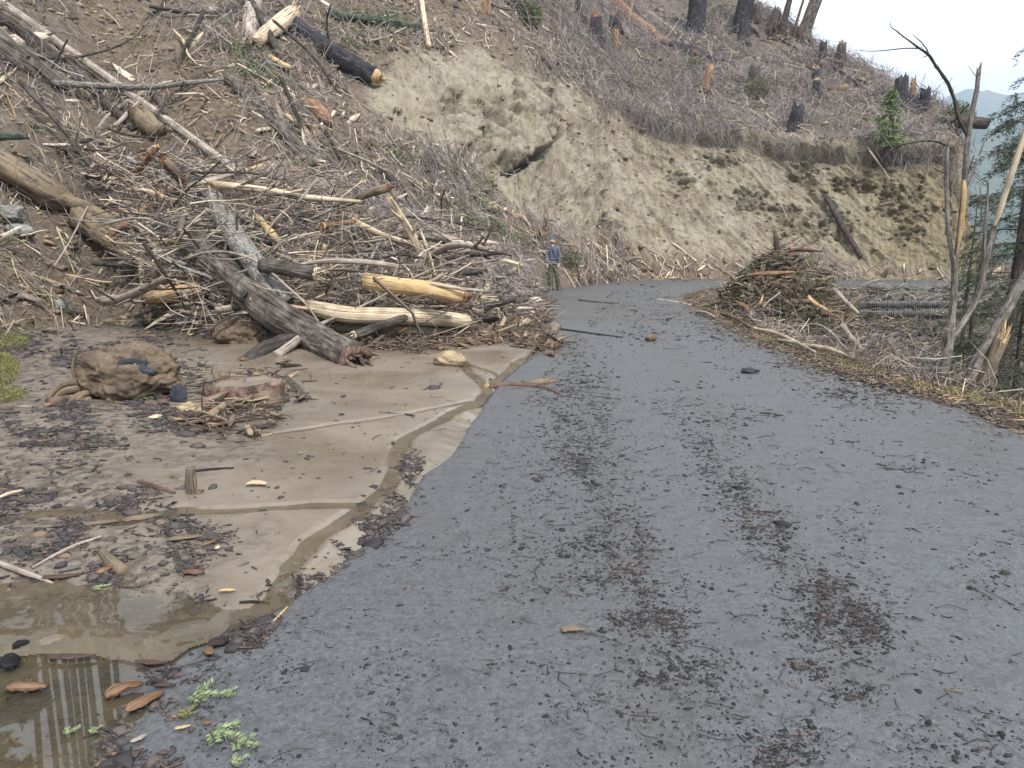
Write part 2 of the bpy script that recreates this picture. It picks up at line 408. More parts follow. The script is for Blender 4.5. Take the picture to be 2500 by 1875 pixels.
pxq = np.concatenate([np.linspace(-1500, -60, 60)[:-1], np.linspace(-60, 2440, 900), np.linspace(2440, 3000, 30)[1:]])
A = pchip(CPX, CN, pxq)                                   # (ncol, 11, 3)
tk = np.arange(11.0)
rows = np.concatenate([np.linspace(0, 7, 400)[:-1], np.linspace(7, 9, 110)[:-1], np.linspace(9, 10, 14)])
B = pchip(tk, A.transpose(1, 0, 2).copy(), rows)         # (nrow, ncol, 3)
NR, NC = B.shape[:2]
def grid_normals(P):
    du = np.gradient(P, axis=1); dv = np.gradient(P, axis=0)
    n = np.cross(du, dv); n /= np.linalg.norm(n, axis=-1, keepdims=True) + 1e-9
    n *= np.sign(n[..., 2:3] + 1e-9); return n
HP, HQ = proj(B)
HR = np.broadcast_to(rows[:, None], HP.shape)
BARE = dd([(790,175),(850,120),(900,95),(980,92),(1060,105),(1130,140),(1190,185),(1260,228),(1340,258),(1440,285),(1500,300),(1560,312),(1640,292),(1700,285),(1760,282),(1850,332),(1950,325),(2040,305),(2080,330),(2100,430),(2150,580),(2100,585),(1900,578),(1800,560),(1700,540),(1620,560),(1500,548),(1400,535),(1320,515),(1250,520),(1190,500),(1140,470),(1090,420),(1040,370),(960,330),(880,300),(800,250)])
wob = fbm(B[..., 0] * .8, B[..., 1] * .8, B[..., 2] * .8, 3, 5) * 55
bsd = poly_sd(HP, HQ, BARE) + wob
bare = smooth(-28, 30, bsd)
N0 = grid_normals(B)
x, y, z = B[..., 0], B[..., 1], B[..., 2]
q = x + .72 * z
rill = fbm(q * .85, z * .06, y * .03, 21, 4); rill2 = fbm(q * 2.6, z * .3, y * .1, 31, 4)
big = fbm(x * .28, y * .28, z * .28, 5, 4)
mid = fbm(x * 1.1, y * 1.1, z * 1.1, 9, 4)
fine = fbm(x * 4.5, y * 4.5, z * 4.5, 11, 4, .6)
edge = smooth(0, .6, HR) * (1 - .6 * smooth(8, 9.2, HR))
lowc = smooth(10, 30, y)
disp_ = edge * ((.12 + .35 * lowc) * big + (.16 - .10 * bare) * mid + .05 * fine + bare * (.50 * (rill - .1) - .22 * np.abs(rill2) + .05 * mid - .12 * np.abs(fbm(x * 3.2, y * 3.2, z * 2.2, 45, 5, .6)) - .05 * np.abs(fbm(x * 9, y * 9, z * 7, 46, 3))))
# ridged blocks in the bare face
ridge = 1 - np.abs(fbm(q * 1.3, z * 1.1, y * .5, 41, 4)) * 2.2
disp_ += bare * .14 * np.clip(ridge, 0, 1) ** 2
# overhanging knob of harder rock with a crevice below it
KNOB = dd([(985,190),(1060,150),(1130,165),(1185,195),(1206,228),(1198,290),(1180,322),(1145,345),(1110,362),(1060,358),(1010,310)])
ksd = poly_sd(HP, HQ, KNOB) + fbm(x * 2.2, y * 2.2, z * 2.2, 61, 4) * 26
kn = smooth(-6, 20, ksd) * smooth(1080, 1290, HP + .45 * (HQ - 300))
disp_ += .5 * kn + kn * .2 * fbm(x * 2.5, y * 2.5, z * 2.5, 63, 4)
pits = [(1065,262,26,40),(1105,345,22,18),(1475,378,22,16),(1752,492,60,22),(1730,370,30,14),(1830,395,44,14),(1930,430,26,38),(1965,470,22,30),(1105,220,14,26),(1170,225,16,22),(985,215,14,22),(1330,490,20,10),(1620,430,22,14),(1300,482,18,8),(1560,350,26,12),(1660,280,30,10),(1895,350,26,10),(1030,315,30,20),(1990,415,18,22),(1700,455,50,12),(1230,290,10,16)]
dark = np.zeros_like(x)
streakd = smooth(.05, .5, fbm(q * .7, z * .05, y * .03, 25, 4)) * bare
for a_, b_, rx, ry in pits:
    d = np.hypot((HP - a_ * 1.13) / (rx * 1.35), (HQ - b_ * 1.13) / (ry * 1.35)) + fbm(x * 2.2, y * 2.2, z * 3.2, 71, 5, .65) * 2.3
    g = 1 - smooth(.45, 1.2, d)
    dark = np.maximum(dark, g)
disp_ -= dark * (.16 + .34 * fbm(x * 5, y * 5, z * 5, 73, 3))
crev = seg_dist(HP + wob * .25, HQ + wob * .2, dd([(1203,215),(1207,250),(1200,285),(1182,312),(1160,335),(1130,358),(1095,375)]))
cr_ = 1 - smooth(2, 13, crev)  # crevice mask; also paints the shade below the knob into the soil colour
disp_ -= cr_ * .5
# under-cut lip at the top of the bare bank
lip = np.exp(-((HR - 6.05) / .22) ** 2) * smooth(1480, 1600, HP) * (1 - smooth(2330, 2390, HP))
und = np.exp(-((HR - 5.6) / .25) ** 2) * smooth(1480, 1600, HP) * (1 - smooth(2330, 2390, HP))
disp_ += lip * (.45 + .5 * mid) - und * (.28 + .3 * mid)
H = B + N0 * disp_[..., None]
H[0, :, 2] = -.25
HN = grid_normals(H)
GREYP = dd([(1100,-40),(1180,60),(1260,180),(1400,250),(1560,310),(1700,285),(1850,325),(2040,300),(2080,250),(1780,-20)])
grey = smooth(-20, 40, poly_sd(HP, HQ, GREYP) + wob)
grey = np.maximum(grey, .5 * smooth(-20, 40, poly_sd(HP, HQ, dd([(640,230),(900,300),(1100,400),(1200,560),(1100,640),(900,640),(760,520)])) + wob))
olive = smooth(1850, 2250, HP + wob * 2) * bare
attrs = {'bare': bare.ravel(), 'dark': np.clip(np.maximum(np.maximum(dark * .42, streakd * .32) + cr_ * .8, .9 * smooth(-40, 40, poly_sd(HP, HQ, dd([(150,350),(330,330),(560,400),(720,460),(900,510),(1100,560),(1160,640),(1010,740),(760,780),(430,720),(330,620),(270,480)])) + wob)), 0, 1).ravel(), 'grey': (grey * (1 - bare) * .8).ravel(), 'olive': (olive * .9).ravel()}  # dark: pit stains, streaks, plus shade painted in the crevice and under the pile
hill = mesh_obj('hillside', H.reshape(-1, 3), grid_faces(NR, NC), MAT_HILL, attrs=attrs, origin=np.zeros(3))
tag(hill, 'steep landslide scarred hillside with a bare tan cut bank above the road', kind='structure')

# ================================================================== GROUND, ROAD, MUD
EDGE_PX = [(2700,1060),(2500,993),(2260,935),(2090,885),(1921,824),(1808,775),(1745,742),(1735,722),(1790,707),(1900,700),(2030,698),(2400,697)]
EDGE = [tuple(G(a, b)[:2]) for a, b in EDGE_PX]
EDGE = [(5.4, -6), (5.3, 0)] + EDGE + [(34, 30), (60, 26), (60, -6)]
def ground_z(x, y):
    sdv = poly_sd(x, y, EDGE)
    s = sdv + .25 * fbm(x * .9, y * .9, 0, 81, 3)
    drop = np.where(s > 0, .62 * s + .10 * np.minimum(s, 1), 0); drop = np.minimum(drop, 3.0 + .1 * s)
    z = -drop + .012 * fbm(x * .5, y * .5, 0, 83, 3) + .0035 * fbm(x * 5, y * 5, 0, 84, 3)
    z = z + np.where(s > .3, .22 * fbm(x * 1.3, y * 1.3, 0, 85, 4) * smooth(.3, 1.5, s), 0)
    # the road dips towards the ditch at the lower left, where the puddle stands
    dp = (1 - smooth(0, 1.0, np.hypot((x + 2.1) / 1.4, (y - 2.35) / 1.35)))
    return z - .085 * dp, sdv
us = np.concatenate([np.linspace(-2.2, -.8, 30)[:-1], np.linspace(-.8, .8, 620), np.linspace(.8, 2.2, 50)[1:]])
ys = np.concatenate([[.3, .8, 1.3], np.geomspace(1.6, 50, 620)])
U, Yg = np.meshgrid(us, ys); Xg = U * Yg
Zg, SDg = ground_z(Xg, Yg)
gp, gq = proj(np.stack([Xg, Yg, Zg], -1))
dirt = .25 * smooth(14, 30, Yg) + .9 * smooth(-.9, .2, SDg + .5 * fbm(Xg * .6, Yg * .6, 0, 91, 3))
# muddy tyre tracks
for tr in (dd([(1240,760),(1290,900),(1330,1100),(1400,1400),(1480,1700)]), dd([(1390,700),(1560,900),(1720,1200),(1880,1420)]), dd([(1500,690),(1750,800),(2000,930),(2250,1040)])):
    wdt = 30 + .05 * (gq - 700)
    dirt = np.maximum(dirt, .5 * np.exp(-(seg_dist(gp, gq, tr) / np.maximum(wdt, 12)) ** 2) * (1 + .8 * fbm(Xg * 1.5, Yg * 1.5, 0, 93, 3)))
dirt = np.maximum(dirt, .9 * smooth(-25, 30, poly_sd(gp, gq, dd([(1180,640),(1500,640),(1640,690),(1800,760),(1900,800),(1750,800),(1600,730),(1460,700),(1300,690),(1180,690)])) + 25 * fbm(Xg * .7, Yg * .7, 0, 95, 4)))
def make_road():
  global Zg
  Zg = Zg - .05 * smooth(.02, .14, poly_sd(Xg, Yg, MBW)) * (1 - smooth(.0, .6, 0 * Xg))
  road = mesh_obj('road', np.stack([Xg, Yg, Zg], -1).reshape(-1, 3), grid_faces(len(ys), len(us)), MAT_ROAD, attrs={'dirt': np.clip(dirt, 0, 1).ravel()}, origin=np.zeros(3))
  tag(road, 'wet grey asphalt road strewn with dark mud and curving right', kind='structure')

# mud fan
#ROADCUT
MB_PX = dd([(1215,700),(1200,730),(1150,770),(1090,830),(1050,885),(1020,930),(985,985),(930,1025),(900,1080),(850,1130),(800,1180),(720,1250),(640,1305),(560,1350),(500,1385),(430,1400),(380,1432),(300,1440),(150,1425),(-200,1420),(-700,1680),(-700,560),(300,600),(900,620)])
MBW = [tuple(G(a, b)[:2]) for a, b in MB_PX if b > 700]
MBW = [tuple(G(a, b)[:2]) for a, b in MB_PX[:20]] + [(-9,2.6), (-16, 6), (-16, 20), (-6, 22), (.3, 19.5)]
make_road()
CH = [[tuple(G(a, b)[:2]) for a, b in dd(c)] for c in (
  [(1000,785),(1015,810),(1045,835),(1055,850),(1035,872),(985,893),(920,928),(875,955),(862,985),(855,1020),(830,1065),(785,1105),(730,1145),(670,1188),(625,1235),(605,1275),(592,1310),(560,1338),(480,1352),(400,1372),(300,1400)],
  [(600,945),(700,930),(850,905),(960,885),(1030,870)],
  [(1205,750),(1150,768),(1105,795),(1068,830)],
  [(400,1122),(560,1112),(690,1104),(770,1100)],
  [(1000,788),(1040,800),(1075,815)],
  [(0,1135),(120,1120),(260,1140),(380,1120)])]
CWD = [.055, .03, .06, .05, .03, .09]
mus = np.linspace(-1.15, .12, 760); mys = np.geomspace(1.75, 21, 760)
mU, mY = np.meshgrid(mus, mys); mX = mU * mY
msd = poly_sd(mX, mY, MBW) + .10 * fbm(mX * 1.2, mY * 1.2, 0, 101, 5) * smooth(1, 8, mY) + .06 * fbm(mX * 5, mY * 5, 0, 103, 4)
base = .045 * smooth(0, .24, msd) + .012 * np.maximum(msd, 0) + .05 * smooth(1.2, 3.5, msd) * fbm(mX * .55, mY * .55, 0, 105, 3)
mp_, mq_ = proj(np.stack([mX, mY, base], -1))
roughm = smooth(-60, 120, poly_sd(mp_, mq_, dd([(-800,600),(300,640),(400,760),(640,870),(560,960),(420,1010),(300,1010),(360,1110),(560,1160),(420,1200),(520,1380),(200,1560),(-800,1700)])) + 110 * fbm(mX * 1.1, mY * 1.1, 0, 107, 5))
chd = np.full(mX.shape, 9.0)
for c, wd in zip(CH, CWD):
    chd = np.minimum(chd, (seg_dist(mX + .03 * fbm(mX * 4, mY * 4, 0, 109, 3), mY + .10 * fbm(mX * 1.6, mY * 1.6, 0, 110, 4), c)) - wd * (1 + .35 * fbm(mX * 2, mY * 2, 1, 111, 2)))
carve = .03 * (1 - smooth(-.03, .045, chd))
lumps = roughm * (.02 * fbm(mX * 3.5, mY * 3.5, 0, 113, 5, .6) + .010 * fbm(mX * 11, mY * 11, 0, 115, 4, .6)) + .003 * fbm(mX * 2, mY * 6, 0, 117, 4)
pud = 1 - smooth(.5, 1.25, np.hypot((mX + 2.25) / 1.4, (mY - 2.3) / 1.1) + .12 * fbm(mX * 2, mY * 2, 0, 119, 3))
mz = base + lumps - carve - .10 * pud - .03 * (1 - smooth(0, .04, msd))
mz = mz - .015
gz_, _ = ground_z(mX, mY)
mz = np.where(msd < -.02, gz_ - .03, mz)
mud = mesh_obj('mud_flow', np.stack([mX, mY, mz], -1).reshape(-1, 3), grid_faces(*mX.shape), MAT_MUD, attrs={'rough': roughm.ravel()}, origin=np.zeros(3))
tag(mud, 'wet tan silt washed across the left side of the road', kind='structure')
# shallow water in the channels and hollows
wz = np.maximum(base - .030, .004)
keep = (chd < .035) & (pud < .5) & (msd > .02)
low = (mq_ > 1180 * 1.13) & (mp_ < 560) & (msd > .06)
wz = np.where(low, np.maximum(base - .034, -.028), wz)
kv = keep | low
gf = grid_faces(*mX.shape); fk = kv.ravel()[gf].all(1); gf = gf[fk]
uq, inv = np.unique(gf, return_inverse=True)
WV = np.stack([mX, mY, wz], -1).reshape(-1, 3)[uq]
water = mesh_obj('runoff_water', WV, inv.reshape(-1, 4), MAT_WATER, origin=np.zeros(3))
tag(water, 'shallow brown water running in channels over the mud', kind='structure')
px_ = np.linspace(-4, -.3, 60); py_ = np.linspace(1.2, 3.5, 60); PX, PY = np.meshgrid(px_, py_)
pk = (np.hypot((PX + 2.1) / 1.7, (PY - 2.35) / 1.3) < 1)
gf = grid_faces(60, 60); gf = gf[pk.ravel()[gf].all(1)]; uq, inv = np.unique(gf, return_inverse=True)
puddle = mesh_obj('puddle', np.stack([PX, PY, 0 * PX - .034], -1).reshape(-1, 3)[uq], inv.reshape(-1, 4), MAT_PUDDLE, origin=np.zeros(3))
tag(puddle, 'still brown puddle at the road edge mirroring bare trunks', kind='structure')

# the country beyond: one sheet far below, reaching the horizon, and blue ridges
def valley_material():
    a = M('far_forest'); v = a.coord('Object'); n = a.noise(v, .03, 6, .65); n2 = a.noise(v, .3, 5, .7)
    c = a.mix(a.mapr(n, .4, .6), srgb(62, 76, 66), srgb(84, 92, 78)); c = a.mix(a.mapr(n2, .45, .65, 0, .6), c, srgb(48, 60, 54))
    return a.done(c, .95, spec=.1)
MAT_FAR = valley_material()
th = np.linspace(0, 2 * math.pi, 97)[:-1]; rr = np.array([0, 30, 60, 120, 300, 800, 1500, 2300, 3200.])
VV = np.array([(r * math.cos(t), r * math.sin(t), (-4.2 if r < 50 else -10 if r < 90 else -45 if r < 200 else -90)) for r in rr for t in th])
vf = grid_faces(len(rr), 96, True)
vs_ = mesh_obj('ground', VV, vf, MAT_FAR, origin=np.zeros(3)); tag(vs_, 'dark forested valley floor reaching the horizon', kind='structure')
def ridge_mesh(name, R, az0, az1, hf, seed, depth, label):
    az = np.linspace(math.radians(az0), math.radians(az1), 260); k = np.linspace(0, 1, 40)
    AZ, K = np.meshgrid(az, k)
    hh = hf(np.degrees(AZ)) * R + .012 * R * fbm(AZ * 40, K * 0, 0, seed, 5)
    D = R - depth * (1 - K)
    Z = -100 + (hh + 100) * (K ** .8) + .02 * R * fbm(AZ * 30, K * 5, 3, seed + 3, 5) * (1 - K) * K * 3
    X_ = np.sin(AZ) * D; Y_ = np.cos(AZ) * D
    o = mesh_obj(name, np.stack([X_, Y_, Z], -1).reshape(-1, 3), grid_faces(40, 260), MAT_FAR, origin=np.zeros(3)); tag(o, label, kind='structure'); return o
# ================================================================== batch builders for stuff
def unit(v): return v / (np.linalg.norm(v, axis=-1, keepdims=True) + 1e-12)
def sticks_mesh(P, D, L, R, bend=.12, sides=3, segs=3, taper=.35, seed=0):
    """n curved tapering sticks centred on P -> V, quads"""
    r = np.random.default_rng(seed); n = len(P); D = unit(D)
    L = np.broadcast_to(L, (n,)); R = np.broadcast_to(R, (n,))
    a = unit(np.cross(D, r.normal(size=(n, 3)))); b = np.cross(D, a)
    t = np.linspace(0, 1, segs + 1)
    bv = (r.normal(size=(n, 1)) * a + r.normal(size=(n, 1)) * b) * (L * bend)[:, None]
    wv = (r.normal(size=(n, 1)) * a + r.normal(size=(n, 1)) * b) * (L * bend * .4)[:, None]
    C = P[:, None] + D[:, None] * (L[:, None] * (t - .5))[..., None] + bv[:, None] * (4 * t * (1 - t) - .5)[None, :, None] + wv[:, None] * np.sin(t * 6.28 * 1.3)[None, :, None]
    rad = R[:, None] * (1 - (1 - taper) * t)[None] * (1 + .18 * r.normal(size=(n, segs + 1)))
    ang = np.arange(sides) * 2 * math.pi / sides
    V = C[:, :, None] + rad[..., None, None] * (a[:, None, None] * np.cos(ang)[None, None, :, None] + b[:, None, None] * np.sin(ang)[None, None, :, None])
    per = (segs + 1) * sides
    f = grid_faces(segs + 1, sides, True)
    Fq = (f[None] + (np.arange(n) * per)[:, None, None]).reshape(-1, 4)
    return V.reshape(-1, 3), Fq, per
ICO_V = None
def ico():
    t = (1 + 5 ** .5) / 2
    v = np.array([(-1,t,0),(1,t,0),(-1,-t,0),(1,-t,0),(0,-1,t),(0,1,t),(0,-1,-t),(0,1,-t),(t,0,-1),(t,0,1),(-t,0,-1),(-t,0,1)], float)
    f = np.array([(0,11,5),(0,5,1),(0,1,7),(0,7,10),(0,10,11),(1,5,9),(5,11,4),(11,10,2),(10,7,6),(7,1,8),(3,9,4),(3,4,2),(3,2,6),(3,6,8),(3,8,9),(4,9,5),(2,4,11),(6,2,10),(8,6,7),(9,8,1)])
    return v / np.linalg.norm(v[0]), f
def lumps_mesh(P, S, seed=0, jag=.3):
    r = np.random.default_rng(seed); n = len(P); v, f = ico()
    V = v[None] * (1 + jag * r.normal(size=(n, 12, 1)))
    an = r.uniform(0, 6.28, n); c, s = np.cos(an), np.sin(an)
    V = V * S[:, None]
    V = np.stack([V[..., 0] * c[:, None] - V[..., 1] * s[:, None], V[..., 0] * s[:, None] + V[..., 1] * c[:, None], V[..., 2]], -1) + P[:, None]
    return V.reshape(-1, 3), (f[None] + (np.arange(n) * 12)[:, None, None]).reshape(-1, 3), 12
def chips_mesh(P, D, N, L, Wd, T, seed=0):
    """flat splintered slabs: 8 corner points, ends ragged"""
    r = np.random.default_rng(seed); n = len(P); D = unit(D); S = unit(np.cross(D, N)); N = np.cross(S, D)
    c = np.array([(-1,-1,-1),(-1,1,-1),(0,-1,-1),(0,1,-1),(1,-1,-1),(1,1,-1),(-1,-1,1),(-1,1,1),(0,-1,1),(0,1,1),(1,-1,1),(1,1,1)], float)
    j = c[None] + r.normal(size=(n, 12, 3)) * np.array([.28, .3, .35])
    j[:, [0, 1, 6, 7], 1] *= .55; j[:, [4, 5, 10, 11], 1] *= .35
    V = P[:, None] + D[:, None] * (j[..., 0] * L[:, None] / 2)[..., None] + S[:, None] * (j[..., 1] * Wd[:, None] / 2)[..., None] + N[:, None] * (j[..., 2] * T[:, None] / 2)[..., None]
    f = np.array([(0,2,3,1),(2,4,5,3),(6,7,9,8),(8,9,11,10),(0,6,8,2),(2,8,10,4),(1,3,9,7),(3,5,11,9),(0,1,7,6),(4,10,11,5)])
    return V.reshape(-1, 3), (f[None] + (np.arange(n) * 12)[:, None, None]).reshape(-1, 4), 12
def blades_mesh(P, D, L, Wd, seed=0):
    """single thin needles / leaf blades, as 4-point diamonds"""
    r = np.random.default_rng(seed); n = len(P); D = unit(D); S = unit(np.cross(D, r.normal(size=(n, 3))))
    L = np.broadcast_to(L, (n,))[:, None]; Wd = np.broadcast_to(Wd, (n,))[:, None]
    V = np.stack([P, P + D * L * .45 + S * Wd * .5, P + D * L, P + D * L * .45 - S * Wd * .5], 1)
    return V.reshape(-1, 3), np.arange(n * 4).reshape(-1, 4), 4
def stuff(name, parts, mat, label=None, cat=None, seed=0, kind='stuff', parent=None, smooth_=False, origin=None):
    Vs, Fs, R = [], [], []; off = 0; r = np.random.default_rng(seed + 5)
    for V, Fc, per in parts:
        Vs.append(V); Fs.append(Fc + off); off += len(V)
        R.append(np.repeat(r.uniform(0, 1, len(V) // per), per))
    o = mesh_obj(name, np.concatenate(Vs), Fs, mat, parent=parent, attrs={'rnd': np.concatenate(R)}, smooth_=smooth_, origin=origin)
    return tag(o, label, cat, kind=kind)

# ------------------------------------------------------------------ sampling the hillside by photo-sized area
hc = (H[:-1, :-1] + H[1:, 1:]) / 2; hn = HN[:-1, :-1]
hp, hq = proj(hc)
e1 = H[1:, :-1] - H[:-1, :-1]; e2 = H[:-1, 1:] - H[:-1, :-1]
harea = np.linalg.norm(np.cross(e1, e2), axis=-1); hdist = np.linalg.norm(hc - np.array([0, 0, CAM_H]), axis=-1)
down = unit(hn * hn[..., 2:3] - np.array([0, 0, 1.0]))
inview = (~((hp > 1296) & (hp < 1392) & (hq > 640))) * ((hp > -260) & (hp < 2640) & (hq > -220))
hbare = bare[:-1, :-1]; hgrey = grey[:-1, :-1]; hrow = HR[:-1, :-1]
def pick(n, wt, r):
    wt = (wt * inview * harea / hdist ** 1.6).ravel(); wt = wt / wt.sum()
    i = r.choice(wt.size, n, p=wt)
    a, b = np.unravel_index(i, hp.shape)
    u, v = r.uniform(0, 1, (2, n, 1))
    p = H[a, b] * (1 - u) * (1 - v) + H[a + 1, b] * u * (1 - v) + H[a, b + 1] * (1 - u) * v + H[a + 1, b + 1] * u * v
    return p, hn[a, b], down[a, b], np.linalg.norm(p, axis=1)
def tangent_dirs(nrm, dwn, r, align=.6, lift=.15):
    n = len(nrm); rv = r.normal(size=(n, 3)); rv -= nrm * (rv * nrm).sum(1, keepdims=True)
    d = unit(unit(rv) * (1 - align) + dwn * align * np.sign(r.normal(size=(n, 1))))
    return unit(d + nrm * r.normal(size=(n, 1)) * lift)
def region(pts, soft=30): return smooth(-soft, soft, poly_sd(hp, hq, dd(pts)))
PILE_R = region([(120,330),(330,350),(560,420),(720,470),(900,520),(1080,565),(1120,640),(1010,740),(760,780),(430,720),(330,620),(270,480)], 30)
r = np.random.default_rng(11)
nb = 1 - hbare
mudslope = region([(-200,440),(120,430),(330,560),(330,700),(0,740),(-200,760)], 20)
clump = smooth(-.25, .35, fbm(hc[..., 0] * .45, hc[..., 1] * .45, hc[..., 2] * .45, 131, 4))

# thin grey twigs covering the natural slope
barestrip = region([(120,-20),(300,-20),(470,170),(560,330),(640,420),(560,420),(430,300),(260,140)], 30)
wt = (nb * (.12 + .88 * clump ** 1.3) * (.35 + hgrey) * (1 - .8 * mudslope) * (1 - .75 * barestrip)) + .02
p, n_, d_, di = pick(36000, wt, r)
L = r.gamma(2.2, .30, len(p)) * (1 + di / 60) + .12; R = (.0035 + .00030 * di) * r.uniform(.5, 1.3, len(p))
g1 = sticks_mesh(p + n_ * (r.exponential(.07, (len(p), 1)) * (1 + di[:, None] / 50)), tangent_dirs(n_, d_, r, .62, .25), L, R, .14, 3, 3, .3, 1)
stuff('twig_litter', [g1], TW_GREY, 'thin grey twigs and slash covering the hillside', 'twigs')
# standing dead brush at the upper slope and above the lip
wt = hgrey * smooth(5.6, 6.1, hrow) * (.3 + clump)
p, n_, d_, di = pick(12000, wt, r)
L = r.gamma(2.5, .34, len(p)) + .2; D = unit(n_ * .5 + np.array([0, 0, .5]) + r.normal(size=(len(p), 3)) * .55 + d_ * .25)
g2 = sticks_mesh(p + D * L[:, None] * .4, D, L, .011 * r.uniform(.4, 1.2, len(p)), .2, 3, 4, .25, 2)
stuff('dead_brush', [g2], TW_GREY, 'leafless grey brush standing on the upper slope', 'brush', seed=3)
# pale splinters and longer sticks on the slope
wt = nb * (.25 + clump) * (1 - .6 * mudslope) * (1 - .6 * barestrip) * (.5 + 1.2 * region([(640,230),(900,300),(1100,400),(1200,560),(1140,640),(900,640),(700,520)], 40)) + .8 * region([(1180,540),(1320,520),(1600,560),(1600,615),(1150,620)], 12) + .7 * region([(1780,575),(2150,575),(2150,605),(1780,605)], 10)
p, n_, d_, di = pick(5200, wt, r)
L = r.gamma(2.0, .28, len(p)) + .15
g3 = sticks_mesh(p + n_ * .05, tangent_dirs(n_, d_, r, .6, .15), L, (.006 + .0005 * di) * r.uniform(.5, 1.4, len(p)), .06, 4, 2, .5, 3)
p, n_, d_, di = pick(2600, wt, r)
L = r.gamma(2.0, .14, len(p)) + .08
g4 = chips_mesh(p + n_ * .04, tangent_dirs(n_, d_, r, .3, .4), n_, L, L * .22, L * .05, 4)
stuff('splinter_litter', [g3, g4], TW_PALE, 'pale broken sticks and splinters scattered down the slope', 'splinters', seed=5)
# green conifer litter
wt = region([(470,150),(560,140),(720,330),(700,400),(600,300)], 25) + region([(700,20),(860,0),(900,90),(780,130),(690,80)], 20) + 1.3 * region([(960,340),(1060,400),(1130,480),(1120,540),(980,520),(900,430)], 25) + .8 * region([(420,0),(560,0),(620,190),(520,220)], 20) + .5 * region([(560,220),(760,230),(960,400),(900,520),(760,440)], 30)
wt = wt * smooth(-.1, .3, fbm(hc[..., 0] * .9, hc[..., 1] * .9, hc[..., 2] * .9, 141, 3)) + .012 * nb
wt = wt * nb
p, n_, d_, di = pick(2200, wt, r)
D = tangent_dirs(n_, d_, r, .4, .35); m = 16
t = r.uniform(0, 1, (len(p), m)); Ls = r.uniform(.25, .7, len(p))
bp = (p[:, None] + n_[:, None] * .05 + D[:, None] * (t * Ls[:, None])[..., None]).reshape(-1, 3)
bd = (D[:, None] * .6 + r.normal(size=(len(p), m, 3)) * .55).reshape(-1, 3)
g5 = blades_mesh(bp, bd, r.uniform(.07, .16, len(bp)), r.uniform(.018, .04, len(bp)), 5)
stuff('conifer_litter', [g5], TW_GREEN, 'dull green fallen conifer branches strewn on the slope', 'foliage', seed=7)
# soil clods on slope and bank
wt = nb * .8 + hbare * .22 + mudslope * 1.2 + barestrip
p, n_, d_, di = pick(15000, wt, r)
s = (.008 + .0011 * di)[:, None] * r.gamma(2, .55, (len(p), 1)) * np.array([1.2, 1, .7])
g6 = lumps_mesh(p, s, 6)
stuff('soil_clods', [g6], TW_SOIL, 'crumbs of soil and small stones on the hillside', 'soil', seed=9)
# roots hanging from the lip of the cut
wt = np.exp(-((hrow - 5.95) / .16) ** 2) * smooth(1240, 1420, hp) * (.2 + smooth(-.2, .4, fbm(hc[..., 0] * .8, 0, 0, 151, 3)))
p, n_, d_, di = pick(5200, wt, r)
L = r.gamma(2.2, .32, len(p)) + .15; D = unit(np.array([0, -.15, -1.0]) + n_ * .15 + r.normal(size=(len(p), 3)) * .38)
g7 = sticks_mesh(p + n_ * .12 + D * L[:, None] * .4, D, L, .010 * r.uniform(.4, 1.3, len(p)), .18, 3, 4, .3, 8)
stuff('hanging_roots', [g7], TW_GREY, 'tangle of fine roots hanging over the lip of the cut bank', 'roots', seed=10)

# ------------------------------------------------------------------ the big pile: dense sticks
def pilepick(n, wt, r): return pick(n, wt, r)
wt = PILE_R * (1 - .5 * mudslope) + .12 * region([(1000,580),(1150,610),(1170,690),(1050,760)], 15) + .03 * nb * (hp < 1400) * (hq > 380)
p, n_, d_, di = pick(6400, wt * (.45 + .55 * smooth(360, 520, hq)) * (.25 + smooth(-.3, .3, fbm(hc[..., 0] * 1.3, hc[..., 1] * 1.3, hc[..., 2] * 1.3, 137, 3))), r)
hz_ = unit(np.stack([r.normal(size=len(p)) + .9 * np.sign(r.normal(size=len(p))), r.normal(size=len(p)) * .6, r.normal(size=len(p)) * .38 - 0.05], 1))
L = r.gamma(2.2, .27, len(p)) + .15; lift = r.exponential(.26, (len(p), 1)); fx_ = smooth(1290, 1000, proj(p)[0]); lift = lift * (.12 + .88 * fx_[:, None]); L = L * (.4 + .6 * fx_)
g8 = sticks_mesh(p + (n_ * .6 + np.array([0, -.3, .3])) * np.minimum(lift, 1.0), hz_, L, (.004 + .0055 * r.gamma(2, .6, len(p))), .05, 4, 3, .4, 9)
p, n_, d_, di = pick(3800, wt, r)
L = r.gamma(2, .12, len(p)) + .06
hz_ = unit(r.normal(size=(len(p), 3)) * np.array([1, .8, .5]))
g9 = chips_mesh(p + n_ * r.exponential(.12, (len(p), 1)), hz_, unit(n_ + r.normal(size=n_.shape) * .5), L, L * .2 + .01, L * .05 + .005, 10)
stuff('stick_jumble', [g8, g9], TW_PILE, 'matted broken sticks and bark filling the debris pile', 'sticks', seed=12)
# fine twiggy fuzz
p, n_, d_, di = pick(9000, wt, r)
D = unit(r.normal(size=(len(p), 3)) + np.array([0, -.3, .3])); L = r.gamma(2.3, .2, len(p)) + .1
g10 = sticks_mesh(p + (n_ * .5 + np.array([0, -.2, .3])) * r.exponential(.22, (len(p), 1)), D, L, .0028 * r.uniform(.7, 1.8, len(p)), .25, 3, 4, .35, 11)
stuff('fine_twigs', [g10], TW_GREY, 'fine curling twigs bristling from the debris pile', 'twigs', seed=13)

